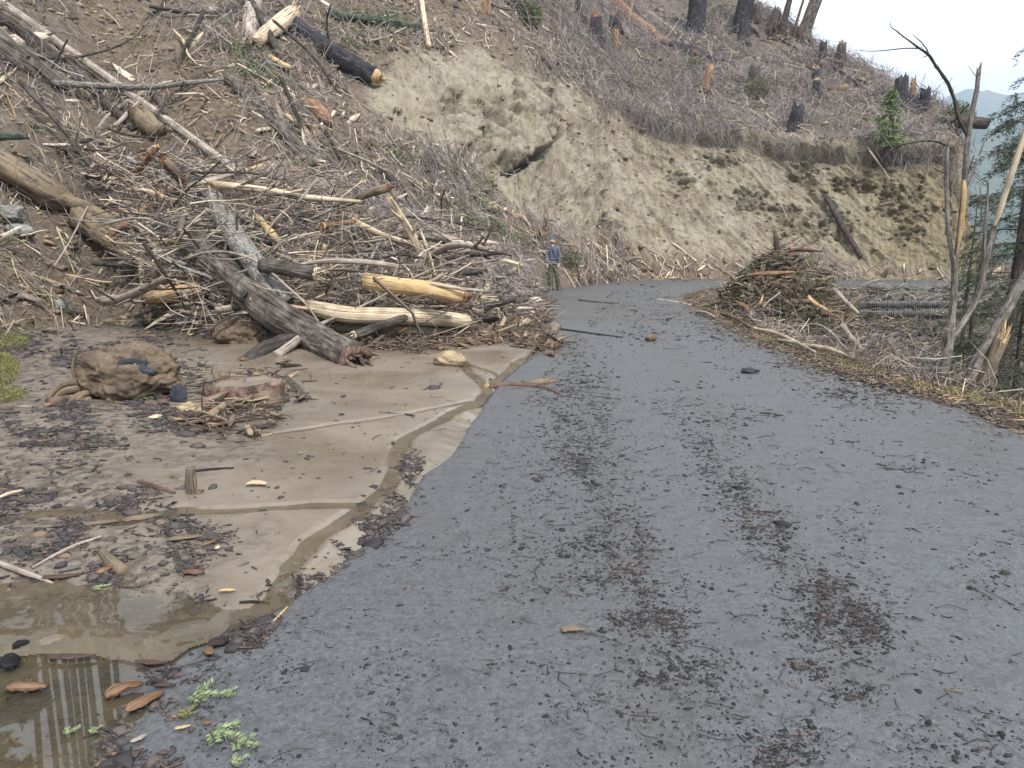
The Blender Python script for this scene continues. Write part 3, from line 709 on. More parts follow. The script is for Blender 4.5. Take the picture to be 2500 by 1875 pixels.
# ------------------------------------------------------------------ things: logs, branches, stumps
tree_bvh = BVHTree.FromPolygons([Vector(v) for v in H[::2, ::2].reshape(-1, 3)], grid_faces(*H[::2, ::2].shape[:2]).tolist())
def hit(px, py, lift=0.0):
    """point of the real ground or slope seen at a photo pixel, moved `lift` metres off it"""
    d = ray(px, py); dn = d / np.linalg.norm(d)
    loc, nor, idx, dist = tree_bvh.ray_cast(Vector((0, 0, CAM_H)), Vector(dn))
    if d[2] < 0:
        g = G(px, py)
        if loc is None or np.linalg.norm(g - np.array([0, 0, CAM_H])) < dist: loc = Vector(g)
    if loc is None:
        loc = Vector(W(px, py, 45))
    return np.array(loc) - dn * lift
def spline(P, n):
    P = np.asarray(P, float); k = len(P)
    if k == 2: return P[0] + (P[1] - P[0]) * np.linspace(0, 1, n)[:, None]
    x = np.arange(k, dtype=float); Q = np.vstack([2 * P[0] - P[1], P, 2 * P[-1] - P[-2]])
    tq = np.linspace(0, k - 1, n); i = np.minimum(tq.astype(int), k - 2); t = (tq - i)[:, None]
    a, b, c, d = Q[i], Q[i + 1], Q[i + 2], Q[i + 3]
    return .5 * ((2 * b) + (c - a) * t + (2 * a - 5 * b + 4 * c - d) * t ** 2 + (3 * b - a - 3 * c + d) * t ** 3)
def tube_mesh(P, R, sides=14, n=None, rough=.06, jag=(0, 0), seed=0, closed=True, flat=None):
    """bark-like tube along P, radius R (per control point). jag: how far each broken end splinters out (in radii)."""
    rr_ = np.random.default_rng(seed)
    P = np.asarray(P, float); Lc = np.linalg.norm(np.diff(P, axis=0), axis=1).sum()
    rm = np.mean(R)
    if n is None: n = int(np.clip(Lc / (rm * .9), 6, 70))
    C = spline(P, n); R = np.interp(np.linspace(0, 1, n), np.linspace(0, 1, len(R)), R)
    T = unit(np.gradient(C, axis=0))
    ref = np.array([0, 0, 1.0]) if abs(T[0][2]) < .9 else np.array([1.0, 0, 0])
    a = np.zeros_like(C); a[0] = unit(np.cross(T[0], ref))
    for i in range(1, n):
        v = a[i - 1] - T[i] * np.dot(a[i - 1], T[i]); a[i] = unit(v)
    b = np.cross(T, a)
    ang = np.arange(sides) * 2 * math.pi / sides
    s = np.concatenate([[0], np.cumsum(np.linalg.norm(np.diff(C, axis=0), axis=1))])
    so_ = seed * 3.7
    nn = fbm(np.cos(ang)[None] * 1.6 + so_, np.sin(ang)[None] * 1.6, s[:, None] / (rm * 3), seed, 3)
    ovl = fbm(np.cos(ang)[None] * .6 + so_, np.sin(ang)[None] * .6, s[:, None] / (rm * 14), seed + 9, 2)
    fr = fbm(np.cos(ang)[None] * 5 + so_, np.sin(ang)[None] * 5, s[:, None] / (rm * 2), seed + 4, 2)
    rad = R[:, None] * (1 + rough * 2 * nn + rough * 2.2 * ovl + rough * 1.2 * fr)
    if flat is not None: rad = rad * (1 - flat * np.clip(np.sin(ang), 0, 1))[None]
    V = C[:, None] + rad[..., None] * (a[:, None] * np.cos(ang)[None, :, None] + b[:, None] * np.sin(ang)[None, :, None])
    for e, idx, sg in ((jag[0], 0, -1), (jag[1], -1, 1)):
        if e: V[idx] += T[idx] * (sg * R[idx] * e * np.abs(rr_.normal(size=sides)))[:, None]
    V = V.reshape(-1, 3); Fq = grid_faces(n, sides, True)
    uv = np.stack([np.tile(ang / 6.283, n), np.repeat(s, sides)], 1)
    # uv seam: fold the angle so both edges meet at the same value
    uv[:, 0] = np.abs(uv[:, 0] - .5)
    Fs = [Fq]
    if closed:
        V = np.vstack([V, C[0] - T[0] * R[0] * jag[0] * .2, C[-1] + T[-1] * R[-1] * jag[1] * .2]); m = len(V)
        uv = np.vstack([uv, [.1, 0], [.1, s[-1]]])
        k = np.arange(sides); k2 = (k + 1) % sides
        Fs += [np.stack([k2, k, np.full(sides, m - 2)], 1), np.stack([k + (n - 1) * sides, k2 + (n - 1) * sides, np.full(sides, m - 1)], 1)]
    return V, Fs, uv, (C, T, a, b, R)
def tube(name, P, R, mat, parent=None, **k):
    V, Fs, uv, fr = tube_mesh(P, R, **k)
    o = mesh_obj(name, V, Fs, MATS[mat] if isinstance(mat, str) else mat, parent=parent, uv=uv)
    return o, fr
SEED = [100]
def broken_end(parent, fr, which, mat, ln=1.2, cnt=9, scale=.92):
    """a cap of torn wood fibres standing out of the broken end"""
    C, T, a, b, R = fr; i = 0 if which == 0 else -1; sg = -1 if which == 0 else 1
    SEED[0] += 1; r_ = np.random.default_rng(SEED[0]); c = C[i]; t = T[i] * sg; Rr = R[i] * scale
    S = 12; ang = np.arange(S) * 2 * math.pi / S
    lev = [(-.5, .99), (.06, .97), (.25, .7), (.2, .3)]
    V = []
    for k, (h, q_) in enumerate(lev):
        hh = h * Rr + (np.abs(r_.normal(size=S)) * Rr * ln * .5 if k in (1, 2) else 0)
        V.append(c + t * np.atleast_1d(hh)[:, None] + Rr * q_ * (a[i] * np.cos(ang)[:, None] + b[i] * np.sin(ang)[:, None]))
    V = np.concatenate(V + [[c + t * Rr * .15]]); Fs = [grid_faces(4, S, True), np.stack([np.arange(S) + 3 * S, (np.arange(S) + 1) % S + 3 * S, np.full(S, 4 * S)], 1)]
    n0 = len(V); Fq = [Fs[0]]; Vs = [V]
    # splinter blades
    an = r_.uniform(0, 6.28, cnt); q_ = r_.uniform(.3, .9, cnt)
    Pb = c + Rr * q_[:, None] * (a[i] * np.cos(an)[:, None] + b[i] * np.sin(an)[:, None]); Lb = Rr * ln * r_.uniform(.8, 2.2, cnt)
    Vc, Fc, _ = chips_mesh(Pb + t * (Lb * .3)[:, None], np.tile(t, (cnt, 1)) + r_.normal(size=(cnt, 3)) * .12, unit(Pb - c), Lb, Rr * r_.uniform(.2, .5, cnt), Rr * .12 * np.ones(cnt), SEED[0])
    Vs.append(Vc); Fq.append(Fc + n0)
    V = np.concatenate(Vs); uv = np.stack([V[:, 0] * 2, V[:, 2] * 2], 1)
    return mesh_obj('broken_end', V, [np.concatenate(Fq), Fs[1]], MATS[mat], parent=parent, uv=uv)
def stubs(parent, fr, cnt, mat, ln=(1.2, 3.2), name='limb_stub'):
    C, T, a, b, R = fr
    for k in range(cnt):
        SEED[0] += 1; r_ = np.random.default_rng(SEED[0])
        i = int(r_.uniform(.08, .92) * (len(C) - 1)); an = r_.uniform(0, 6.28)
        o_ = a[i] * math.cos(an) + b[i] * math.sin(an)
        if o_[1] > .3: o_ = -o_
        L_ = R[i] * r_.uniform(*ln); d = unit(o_ + T[i] * r_.normal() * .4)
        tube(name, [C[i] + o_ * R[i] * .7, C[i] + o_ * R[i] + d * L_ * .5, C[i] + o_ * R[i] + d * L_ + r_.normal(size=3) * L_ * .08], [max(.12 * R[i], .008), max(.07 * R[i], .005)], mat, parent, sides=6, seed=SEED[0], jag=(0, .6))
def log(name, label, pts, R, mat, cat='log', group=None, ends=(None, None), nst=0, lift=0.0, seed=None, disp2212=False, sides=16, rough=.06, jag=(.15, .15), ext=0, extras=0):
    SEED[0] += 1; seed = seed or SEED[0]
    if disp2212: pts = [(p_[0] * 1.1302, p_[1] * 1.1302) + tuple(p_[2:]) for p_ in pts]
    P = []
    for p_ in pts:
        l_ = p_[2] if len(p_) > 2 else lift
        if .15 < l_ < 9: l_ += LIFT[0]
        P.append(hit(p_[0], p_[1], l_) if l_ < 9 else W(p_[0], p_[1], l_))
    o, fr = tube(name, P, R, mat, sides=sides, seed=seed, rough=rough, jag=jag)
    for k in (0, 1):
        if ends[k]: broken_end(o, fr, k, ends[k])
    if nst: stubs(o, fr, nst, mat)
    return tag(o, label, cat, group), fr

LOG = log
LIFT = [0.0]
# --- long poles and trunks slid down the left slope (photo pixels)
LOG('fallen_pole', 'longest grey pole running from the top left corner down to the debris pile', [(-120,-60,.45),(0,8,.4),(171,125,.35),(342,247,.35),(570,410,.3),(741,509,.35),(850,577,.2)], [.17,.15,.13,.115,.1,.075,.05], 'weather', nst=7, sides=14)
LOG('fallen_pole', 'dark barked pole below the longest grey pole, upper left', [(-150,-40,.3),(0,42,.3),(95,110,.3),(182,182,.3),(266,258,.3),(330,315,.15)], [.2,.18,.16,.15,.13,.11], 'darkbark', nst=5)
LOG('fallen_tree', 'thick brown trunk at the left edge lying under the dark pole', [(-140,20,.3),(0,116,.3),(76,165,.25),(150,218,.05)], [.36,.34,.31,.26], 'bark', nst=4, sides=20)
LOG('branch', 'long curved dark branch arching right over the upper left poles', [(68,140,.9),(171,141,1.0),(266,121,1.0),(327,91,.9),(355,62,.7)], [.04,.035,.03,.02,.012], 'darkbark', cat='branch', sides=8)
LOG('fallen_pole', 'pale lichen streaked pole sticking out horizontally across the longest grey pole', [(130,203,.5),(266,211,1.1),(361,213,1.2),(456,203,1.2),(547,193,1.1)], [.085,.08,.075,.065,.04], 'lichen', ends=(None, 'pale'), sides=12)
LOG('branch', 'short pale snapped branch propped against the longest grey pole', [(345,245,.6),(312,278,.6),(283,306,.5)], [.06,.065,.06], 'weather', cat='branch', ends=('pale','pale'))
LOG('branch', 'dark sagging branch hanging across the top edge left of centre', [(365,15,.6),(437,29,.7),(494,33,.7),(551,27,.7),(612,-4,.6)], [.06,.065,.07,.075,.08], 'darkbark', cat='branch', sides=10)
LOG('fallen_tree', 'upright grey trunk with smooth bark at the top edge beside black shadows', [(630,-50,.9),(615,30,.7),(607,92,.3)], [.32,.28,.25], 'weather', sides=18)
LOG('fallen_tree', 'dark leaning branch with a stripped pale lower end below the upright grey trunk', [(606,-10,1.2),(653,72,.9),(675,120,.7),(698,160,.5)], [.13,.12,.1,.08], 'darkbark', ends=(None,'pale'))
LOG('log', 'split log showing a bright pale face leaning right near the top edge', [(622,104,.5),(660,75,.7),(712,36,.9)], [.2,.26,.3], 'pale', ends=('orange','yellow'))
LOG('log', 'charred black log with a sawn orange lower end on the upper slope', [(690,52,.4),(760,100,.45),(840,148,.5),(908,187,.45)], [.40,.38,.36,.34], 'char', ends=(None,'yellow'), sides=20, nst=2)
LOG('log', 'dark mossy log lying level beside the white standing pole', [(800,32,.5),(870,43,.5),(925,49,.45),(1031,68,.4)], [.17,.15,.14,.1], 'mossy', nst=9)
LOG('standing_pole', 'thin white stripped pole standing at the top edge of the bare patch', [(1024,-30,.8),(1037,57,.5),(1047,114,.2)], [.12,.11,.1], 'pale', cat='pole')
LOG('fallen_tree', 'grey brown trunk lying down the slope through green litter', [(562,195,.2),(620,245,.25),(680,305,.25),(730,362,.2),(768,410,.1)], [.17,.18,.17,.15,.12], 'bark', nst=5)
LOG('fallen_pole', 'dark pole with a pale scraped end lying above the right end of the pile', [(930,415,.15),(980,460,.2),(1020,515,.1)], [.1,.12,.08], 'darkbark', ends=(None,'pale'))
LOG('fallen_pole', 'slender brown pole half buried left of the twin grey trunks', [(370,222,.2),(395,255,.25),(402,282,.15)], [.1,.1,.09], 'bark')
LOG('stump', 'muddy tan stump tipped out of the soil under the long grey pole', [(345,287,.3),(372,310,.4),(390,322,.3)], [.28,.24,.2], 'mudlog', cat='stump', ends=('orange', None))
# --- debris pile heroes
LIFT[0] = .38
LOG('log', 'largest trunk of the pile, dark bark, its butt resting on the mud', [(470,590,.5),(560,682,.6),(650,755,.5),(760,822,.28),(862,880,.20)], [.24,.255,.255,.25,.235], 'bark', ends=('orange','redbark'), sides=40, rough=.09, nst=5)
LOG('log', 'snapped grey lichened trunk rising from behind the largest trunk', [(520,480,1.1),(545,530,1.0),(590,600,.8),(640,672,.65),(690,745,.4)], [.17,.19,.19,.19,.18], 'lichen', ends=('orange', None), sides=22, nst=3)
LOG('log', 'stubby log with a smooth pale cut end pointing right above the largest trunk', [(640,648,11.9),(690,654,11.8),(768,668,11.7)], [.11,.115,.11], 'bark', ends=(None,'pale'), sides=18)
LOG('branch', 'long forked branch with a pale snapped tip above the yellow split log', [(722,648,11.9),(770,640,11.8),(811,637,11.8),(890,640,11.8),(966,650,11.9)], [.022,.034,.042,.044,.04], 'weather', cat='branch', ends=(None,'pale'))
LOG('log', 'bright yellow split log lying level in the middle of the pile', [(890,683,12.0),(960,695,12.0),(1040,706,12.05),(1128,722,12.1)], [.12,.13,.125,.115], 'yellow', ends=(None,'orange'), rough=.1, sides=14)
LOG('log', 'pale debarked log lying level below the yellow split log', [(760,752,.35),(850,768,.55),(960,772,.65),(1060,777,.65),(1136,785,.6)], [.13,.135,.135,.13,.125], 'pale', ends=('orange', None), sides=20, rough=.04)
LOG('log', 'muddy grey log lying under the pale debarked log', [(820,798,.2),(940,802,.25),(1060,806,.2),(1140,806,.1)], [.1,.11,.11,.1], 'mudlog', sides=16)
LOG('fallen_pole', 'thin grey pole slanting up to the right across the two pale logs', [(868,817,.5),(970,782,.75),(1060,748,.9),(1126,725,.9),(1200,697,.8),(1275,655,.7)], [.07,.065,.055,.05,.038,.018], 'bark', nst=4, ends=('pale', None))
LOG('log', 'split slab with dark ribbed bark and an orange face standing on the mud', [(598,890,.1),(640,862,.25),(690,836,.35),(735,818,.35)], [.12,.135,.12,.04], 'darkbark', ends=('orange', None), rough=.08)
LOG('branch', 'grey snapped branch pointing up and right behind the split slab', [(676,868,.3),(730,828,.4),(770,800,.5),(817,776,.6)], [.07,.06,.045,.02], 'weather', cat='branch')
LOG('log', 'short yellow peeled log lying across the muddy bark slab', [(566,951,.28),(620,941,.28),(660,930,.25),(692,938,.15)], [.055,.05,.05,.04], 'yellow', ends=('yellow','mudlog'))
LOG('log', 'small grey log end lying on the mud at the foot of the pile', [(700,930,.1),(728,962,.05),(752,985,.02)], [.06,.07,.07], 'bark', ends=(None,'darkbark'))
LOG('log', 'short bright yellow log lying on the silt at the tip of the pile', [(922,857,.04),(960,854,.05),(1005,853,.04)], [.045,.05,.04], 'yellow', ends=('orange','yellow'))
LOG('branch', 'bleached twisted root lying left of the short bright yellow log', [(880,858,.05),(905,868,.04),(930,872,.02),(957,874,.01)], [.02,.035,.025,.01], 'weather', cat='branch')
LOG('log', 'large mud coated log under the left edge of the pile', [(190,530,.2),(250,572,.3),(300,602,.3),(345,640,.2)], [.24,.25,.24,.22], 'mudlog', sides=22, nst=2)
LOG('log', 'thinner mud coated log lying just above the large mud coated one', [(130,480,.25),(200,505,.35),(270,540,.35),(330,572,.25)], [.14,.15,.14,.12], 'mudlog', sides=18)
LOG('log', 'rotten log with crumbling brown wood at the left edge', [(-60,370,.2),(40,425,.25),(110,470,.25),(180,505,.1)], [.32,.30,.27,.2], 'mudlog', rough=.14, sides=22)
LOG('log', 'muddy yellow log end poking left from the dark hollow of the pile', [(366,725,.5),(410,722,.5),(450,712,.45),(495,704,.3)], [.13,.125,.12,.11], 'yellow', ends=('mudlog', None), rough=.1)
LOG('stick', 'straight grey stick leaning from the hollow down to the mud', [(421,670,.7),(460,735,.6),(508,810,.1)], [.022,.028,.035], 'weather', cat='stick')
LOG('stick', 'bent brown prop stick standing left of the dark hollow', [(343,725,.4),(352,765,.3),(374,800,.05)], [.05,.045,.04], 'mudlog', cat='stick')
LOG('stick', 'pale peeled stick standing upright at the left foot of the pile', [(338,610,.6),(345,660,.6),(350,715,.4)], [.035,.05,.04], 'pale', cat='stick', ends=('yellow','orange'))
LOG('stump', 'upright dark snag stub standing in the pile behind the sticks', [(913,610,.1),(900,565,.6),(884,520,.8)], [.15,.13,.12], 'bark', cat='stump', ends=(None,'bark'))
LOG('stick', 'short brown stub standing on the largest trunk', [(625,758,.75),(630,735,.85),(634,722,.85)], [.03,.03,.025], 'redbark', cat='stick', ends=(None,'orange'))
LOG('branch', 'long thin branch arching from the left of the pile down to the pale log', [(455,632,1.3),(500,618,1.4),(560,617,1.4),(630,640,1.3),(690,690,1.1),(745,740,.9),(779,788,.6)], [.03,.028,.026,.024,.02,.016,.01], 'weather', cat='branch', sides=8)
LOG('branch', 'thin bare branch running level from mid pile toward the upright snag stub', [(660,568,1.0),(720,556,1.1),(800,566,1.1),(880,590,1.1),(948,617,1.0)], [.012,.018,.02,.018,.012], 'redbark', cat='branch', sides=7)
LOG('log', 'long yellow split rail lying over the top of the pile', [(438,472,.6),(500,450,.8),(560,430,.9),(642,402,1.0)], [.09,.08,.06,.03], 'yellow', cat='log', ends=('orange', None), rough=.12, sides=10)
LOG('branch', 'white lichened branch lying level left of the yellow split rail', [(330,424,.5),(380,432,.6),(440,448,.6),(508,450,.6)], [.03,.05,.06,.05], 'lichen', cat='branch')
LOG('branch', 'long grey branch bending down right over the upper left pile', [(268,366,.6),(330,398,.7),(390,420,.8),(430,455,.8),(462,506,.7)], [.02,.028,.035,.035,.03], 'lichen', cat='branch', sides=9)
LOG('branch', 'dark lichened branch stub entering at the left edge', [(-40,335,.9),(30,333,.9),(66,334,.8)], [.09,.08,.06], 'mossy', cat='branch', ends=(None,'pale'))
LOG('log', 'brown split plank leaning across the top of the pile below the rail', [(590,420,.6),(632,480,.8),(672,552,.7)], [.05,.055,.05], 'orange', ends=('yellow', None), rough=.15, sides=8)
LOG('log', 'yellow torn slab standing among sticks right of the snapped grey trunk', [(628,528,.8),(655,560,.8),(682,590,.6)], [.05,.06,.04], 'yellow', rough=.2, sides=8)
LOG('branch', 'long grey stick crossing the hollow of the pile diagonally', [(297,500,.9),(350,570,1.0),(405,627,1.0),(452,645,.9)], [.03,.04,.04,.03], 'weather', cat='branch')
LOG('stick', 'tall thin stick leaning left across the bare mud of the left slope', [(214,505,.8),(170,590,.6),(132,650,.3)], [.018,.016,.012], 'weather', cat='stick', sides=7)
LOG('log', 'white peeled split post standing tilted at the right end of the pile', [(1170,780,.15),(1183,745,.3),(1194,717,.4)], [.035,.035,.03], 'pale', ends=('yellow', None), sides=8, rough=.1)
LOG('branch', 'white forked branch lying behind the tilted split post', [(1198,775,.15),(1210,740,.25),(1225,712,.35)], [.03,.03,.02], 'pale', cat='branch')
LOG('log', 'mossy dark plank lying where the pile meets the road', [(1250,826,.03),(1290,836,.05),(1330,846,.05),(1362,852,.03)], [.045,.055,.05,.03], 'darkbark', ends=(None,'orange'))
LOG('log', 'crumbling reddish log with a white end at the water line right of the pile', [(1105,838,.08),(1160,832,.1),(1205,826,.1),(1240,818,.08)], [.06,.07,.065,.06], 'orange', ends=(None,'pale'), rough=.15)
LOG('branch', 'reddish forked branch lying across the road edge in front of the boulder', [(1193,943,.04),(1250,940,.05),(1310,945,.05),(1345,952,.05),(1372,968,.02)], [.035,.035,.03,.025,.015], 'redbark', cat='branch', ends=('yellow', None))
LOG('log', 'short muddy wood chunk lying behind the reddish forked branch', [(1274,934,.05),(1305,936,.06),(1337,932,.08)], [.02,.045,.055], 'mudlog', ends=(None,'orange'))
LOG('stick', 'thin pale stick lying on the road beyond the water line, nearest the bend', [(1413,733,.02),(1460,738,.02),(1510,741,.02)], [.03,.035,.03], 'bark', cat='stick')
LOG('stick', 'dark wet stick on the road right of the silt channel mouth', [(1370,804,.02),(1430,812,.02),(1520,824,.02)], [.025,.02,.015], 'darkbark', cat='stick')
LOG('stick', 'pale stick by the verge where the road narrows at the right pile', [(1605,731,.02),(1660,740,.02),(1735,752,.03)], [.03,.03,.02], 'pale', cat='stick')
LOG('branch', 'wide arched branch over the low debris left of the standing man', [(1110,672,.4),(1160,640,.5),(1230,622,.55),(1290,614,.5)], [.02,.03,.03,.02], 'redbark', cat='branch', sides=8)
# --- left foreground slope pieces
LIFT[0] = .0
LOG('log', 'white birch like log at the left edge above the moss', [(-30,825,.3),(30,850,.25),(85,885,.1)], [.06,.055,.045], 'lichen')
LOG('log', 'dark reddish branch lying under the white log at the left edge', [(-30,835,.2),(40,872,.15),(108,905,.03)], [.06,.055,.04], 'redbark')
LOG('stick', 'bleached straight stick at the left edge above the white log', [(-20,805,.35),(30,790,.35),(62,778,.3)], [.018,.016,.012], 'weather', cat='stick')
LOG('stick', 'small white stick lying level beside the white log', [(26,846,.1),(60,848,.1),(94,851,.05)], [.02,.02,.015], 'lichen', cat='stick')
# --- upper hill: burnt stumps, snags, logs
def stump(label, px, py, h, rad, mat='char', end='orange', lean=(0, 0), name='stump', cat='stump', top='jag'):
    b = hit(px, py); t_ = b + np.array([lean[0], lean[1], h])
    SEED[0] += 1
    if h < 2: rad *= .85
    P = [b - np.array([0, 0, .35]), b + np.array([0, 0, .12 * h]), b + (t_ - b) * .5, t_]
    o, fr = tube(name, P, [rad * 1.45, rad * 1.18, rad, rad * .88], mat, sides=18, seed=SEED[0], rough=.1, jag=(0, .5))
    if end: broken_end(o, fr, 1, end, ln=.9, cnt=7)
    r_ = np.random.default_rng(SEED[0])
    for k in range(3):                              # flaring roots
        an = r_.uniform(3.3, 6.1); d = np.array([math.cos(an), math.sin(an), 0])
        tube('root', [b + d * rad * .8 + [0, 0, .25], b + d * rad * 1.6, b + d * rad * 2.5 - [0, 0, .55]], [rad * .35, rad * .25, rad * .12], mat, o, sides=8, seed=SEED[0] + k)
    return tag(o, label, cat)
stump('taller black stump with an orange cut top in the middle of the upper slope', 1455, 112, 1.5, .42)
stump('low black stump with a bright broken top just below the tallest cut stump', 1470, 124, .7, .22, end='yellow')
stump('grey charred stump with an orange tip right of the black cut stumps', 1502, 86, 1.0, .5, 'char')
stump('reddish splintered stump just under the grey charred stump', 1503, 116, .9, .28, 'orange', 'orange')
stump('small black stump with splinters near the top edge above the cut stumps', 1411, 44, .8, .28)
stump('black stump cut off by the top edge above the bare patch', 1250, 18, 1.2, .45)
stump('squat round black stump on the grey slope below the tall burnt snag', 1815, 104, 1.35, .42, end=None)
stump('small purple grey stump on the skyline right of the tall burnt snag', 1844, 50, 1.0, .42, 'darkbark', None)
stump('leaning grey stump on the skyline nearest the thin charred snag', 1884, 76, 1.3, .42, 'darkbark', None, (.3, 0))
stump('low dark stump half way down the skyline', 2008, 142, .9, .32, 'char', None)
stump('jagged orange torn stump on the skyline', 2052, 156, 1.2, .34, 'darkbark', 'orange')
stump('upper of two small black stumps with yellow tops on the right slope', 1989, 208, .9, .3, 'char', 'yellow')
stump('lower of two small black stumps with yellow tops on the right slope', 1993, 229, .7, .26, 'char', 'yellow')
stump('broad black stump standing just above the lip of the cut bank', 1938, 316, 1.1, .4, 'char', None, (.15, 0))
stump('bright orange torn stump alone on the slope above the bank', 1720, 220, 1.2, .26, 'orange', 'yellow', (.3, 0))
stump('faint dark stump in grey brush below the orange torn stump', 1842, 210, .9, .4, 'darkbark', None)
stump('black stump with bark plates at the right end of the skyline', 2256, 268, 1.0, .34, 'char', None)
stump('big dark root stump behind the young fir', 2198, 262, 1.5, .45, 'char', None)
stump('short orange spike stump on the skyline behind the young fir', 2226, 238, .9, .16, 'orange', 'orange')
stump('small reddish stump on the slope above the bare patch', 1184, 38, .5, .2, 'orange', 'orange')
stump('tall burnt snag with an orange scarred foot at the top edge', 1812, 76, 9, .52, 'char', None, (1.4, 0), 'burnt_snag', 'snag')
stump('wide splintered black snag at the top edge left of the tall burnt snag', 1697, 82, 4.8, .62, 'char', 'orange', (.2, 0), 'burnt_snag', 'snag')
stump('thin charred snag on the skyline between the two big trunks', 1911, 84, 5.2, .2, 'darkbark', None, (.8, 0), 'burnt_snag', 'snag')
stump('very thin bare pole on the skyline next to the pale grey trunk', 1941, 95, 7.5, .08, 'redbark', None, (1.4, 0), 'burnt_snag', 'snag')
stump('grey leaning tree trunk on the skyline, rightmost of the snags', 1966, 104, 9.5, .36, 'bark', None, (2.4, 0), 'burnt_snag', 'snag')
LOG('log', 'long torn orange log lying down the slope near the top edge', [(1502,4,.35),(1545,50,.4),(1590,88,.4),(1618,110,.3)], [.4,.5,.5,.42], 'orange', sides=18, rough=.14, ends=(None,'redbark'))
LOG('log', 'grey log lying along the upper side of the torn orange log', [(1545,20,.3),(1590,62,.35),(1622,98,.3)], [.2,.22,.16], 'darkbark')
LOG('log', 'burnt black log with orange patches below the torn orange log', [(1640,112,.4),(1690,128,.45),(1766,154,.3)], [.34,.38,.26], 'char', ends=('orange', None), rough=.1, sides=18)
LOG('log', 'torn orange slab resting on the burnt black log', [(1672,114,.8),(1692,126,.85),(1710,136,.7)], [.12,.2,.1], 'orange', rough=.2, sides=8)
LOG('fallen_pole', 'long grey pole lying down slope above the burnt black log', [(1580,28,.25),(1625,60,.3),(1680,110,.25)], [.12,.13,.12], 'weather')
LOG('fallen_pole', 'dark pole with pale broken joints crossing down over the lip', [(1438,125,.2),(1490,160,.3),(1536,198,.35),(1552,240,.25),(1576,278,.15)], [.12,.18,.17,.14,.1], 'darkbark', ends=('yellow','orange'), nst=4)
LOG('log', 'short pale peeled log lying across the lip left of the dark pole', [(1448,212,.25),(1462,194,.3),(1476,176,.3)], [.12,.13,.13], 'weather', ends=('orange', None))
LOG('fallen_pole', 'small dark pole with a pale tip above the tan knob', [(1316,130,.2),(1332,152,.25),(1347,172,.15)], [.07,.1,.09], 'darkbark', ends=(None,'pale'))
LOG('fallen_pole', 'thin straight pale pole slanting through the middle of the upper slope', [(1528,66,.2),(1548,110,.25),(1568,142,.15)], [.05,.06,.06], 'pale')
LOG('standing_pole', 'thin grey sapling pole standing at the foot of the torn orange log', [(1532,54,.1),(1542,18,.9),(1552,-30,1.5)], [.07,.06,.05], 'weather', cat='pole')
LOG('fallen_pole', 'longest thin dark pole lying along the right slope below the skyline', [(1873,76,.1),(1950,122,.15),(2040,167,.15),(2110,215,.15),(2157,252,.1)], [.09,.09,.085,.08,.06], 'darkbark')
LOG('fallen_pole', 'thin dark pole parallel to the longest one, nearer the bank', [(1908,122,.1),(1960,155,.15),(2010,192,.1)], [.07,.07,.06], 'darkbark')
LOG('fallen_pole', 'pale thin pole lying down slope below the squat black stump', [(1745,90,.15),(1790,150,.2),(1830,205,.2),(1870,262,.1)], [.07,.08,.07,.05], 'weather')
LOG('fallen_pole', 'dark pole leaning flat against the bare cut bank', [(2018,480,.15),(2050,540,.2),(2080,590,.2),(2102,628,.15)], [.14,.14,.13,.09], 'darkbark')
LOG('fallen_pole', 'thin branch hanging off the lip right of the broad black stump', [(2118,330,.4),(2140,372,.5),(2170,420,.4)], [.05,.04,.03], 'darkbark')
LOG('fallen_pole', 'grey dead pole slanting from the lip down the bank', [(2095,320,.3),(2125,370,.4),(2160,420,.3),(2172,440,.2)], [.05,.05,.04,.03], 'weather')
LOG('log', 'dark charred log lying on the skyline beside the black end stump', [(2196,230,.3),(2222,238,.3),(2258,252,.3)], [.2,.22,.18], 'char')
LOG('log', 'bare log jutting out level past the right end of the hill', [(2300,300,42.),(2345,297,42.),(2408,301,42.)], [.3,.32,.3], 'darkbark', sides=14)
LOG('log', 'shattered reddish log on the middle slope under the mossy log', [(745,250,.2),(775,268,.35),(800,300,.25)], [.2,.22,.16], 'orange', ends=('yellow','orange'), rough=.2)
LOG('log', 'dark torn log standing above the shattered reddish log', [(812,252,.3),(800,272,.6),(784,298,.4)], [.14,.16,.12], 'redbark', ends=('yellow', None), rough=.12)
LOG('branch', 'pale broken spar lying below the dark leaning branch', [(658,138,.4),(685,155,.5),(708,165,.5)], [.08,.1,.08], 'yellow', ends=('pale','pale'))
LOG('fallen_pole', 'grey stick standing upright below the tan knob', [(1150,402,.15),(1158,380,.4),(1166,358,.6)], [.07,.08,.06], 'weather', cat='pole')
LOG('fallen_pole', 'pale pole lying at the foot of the bank right of the standing man', [(1600,582,.1),(1650,600,.15),(1700,638,.1)], [.05,.06,.05], 'pale', nst=2)

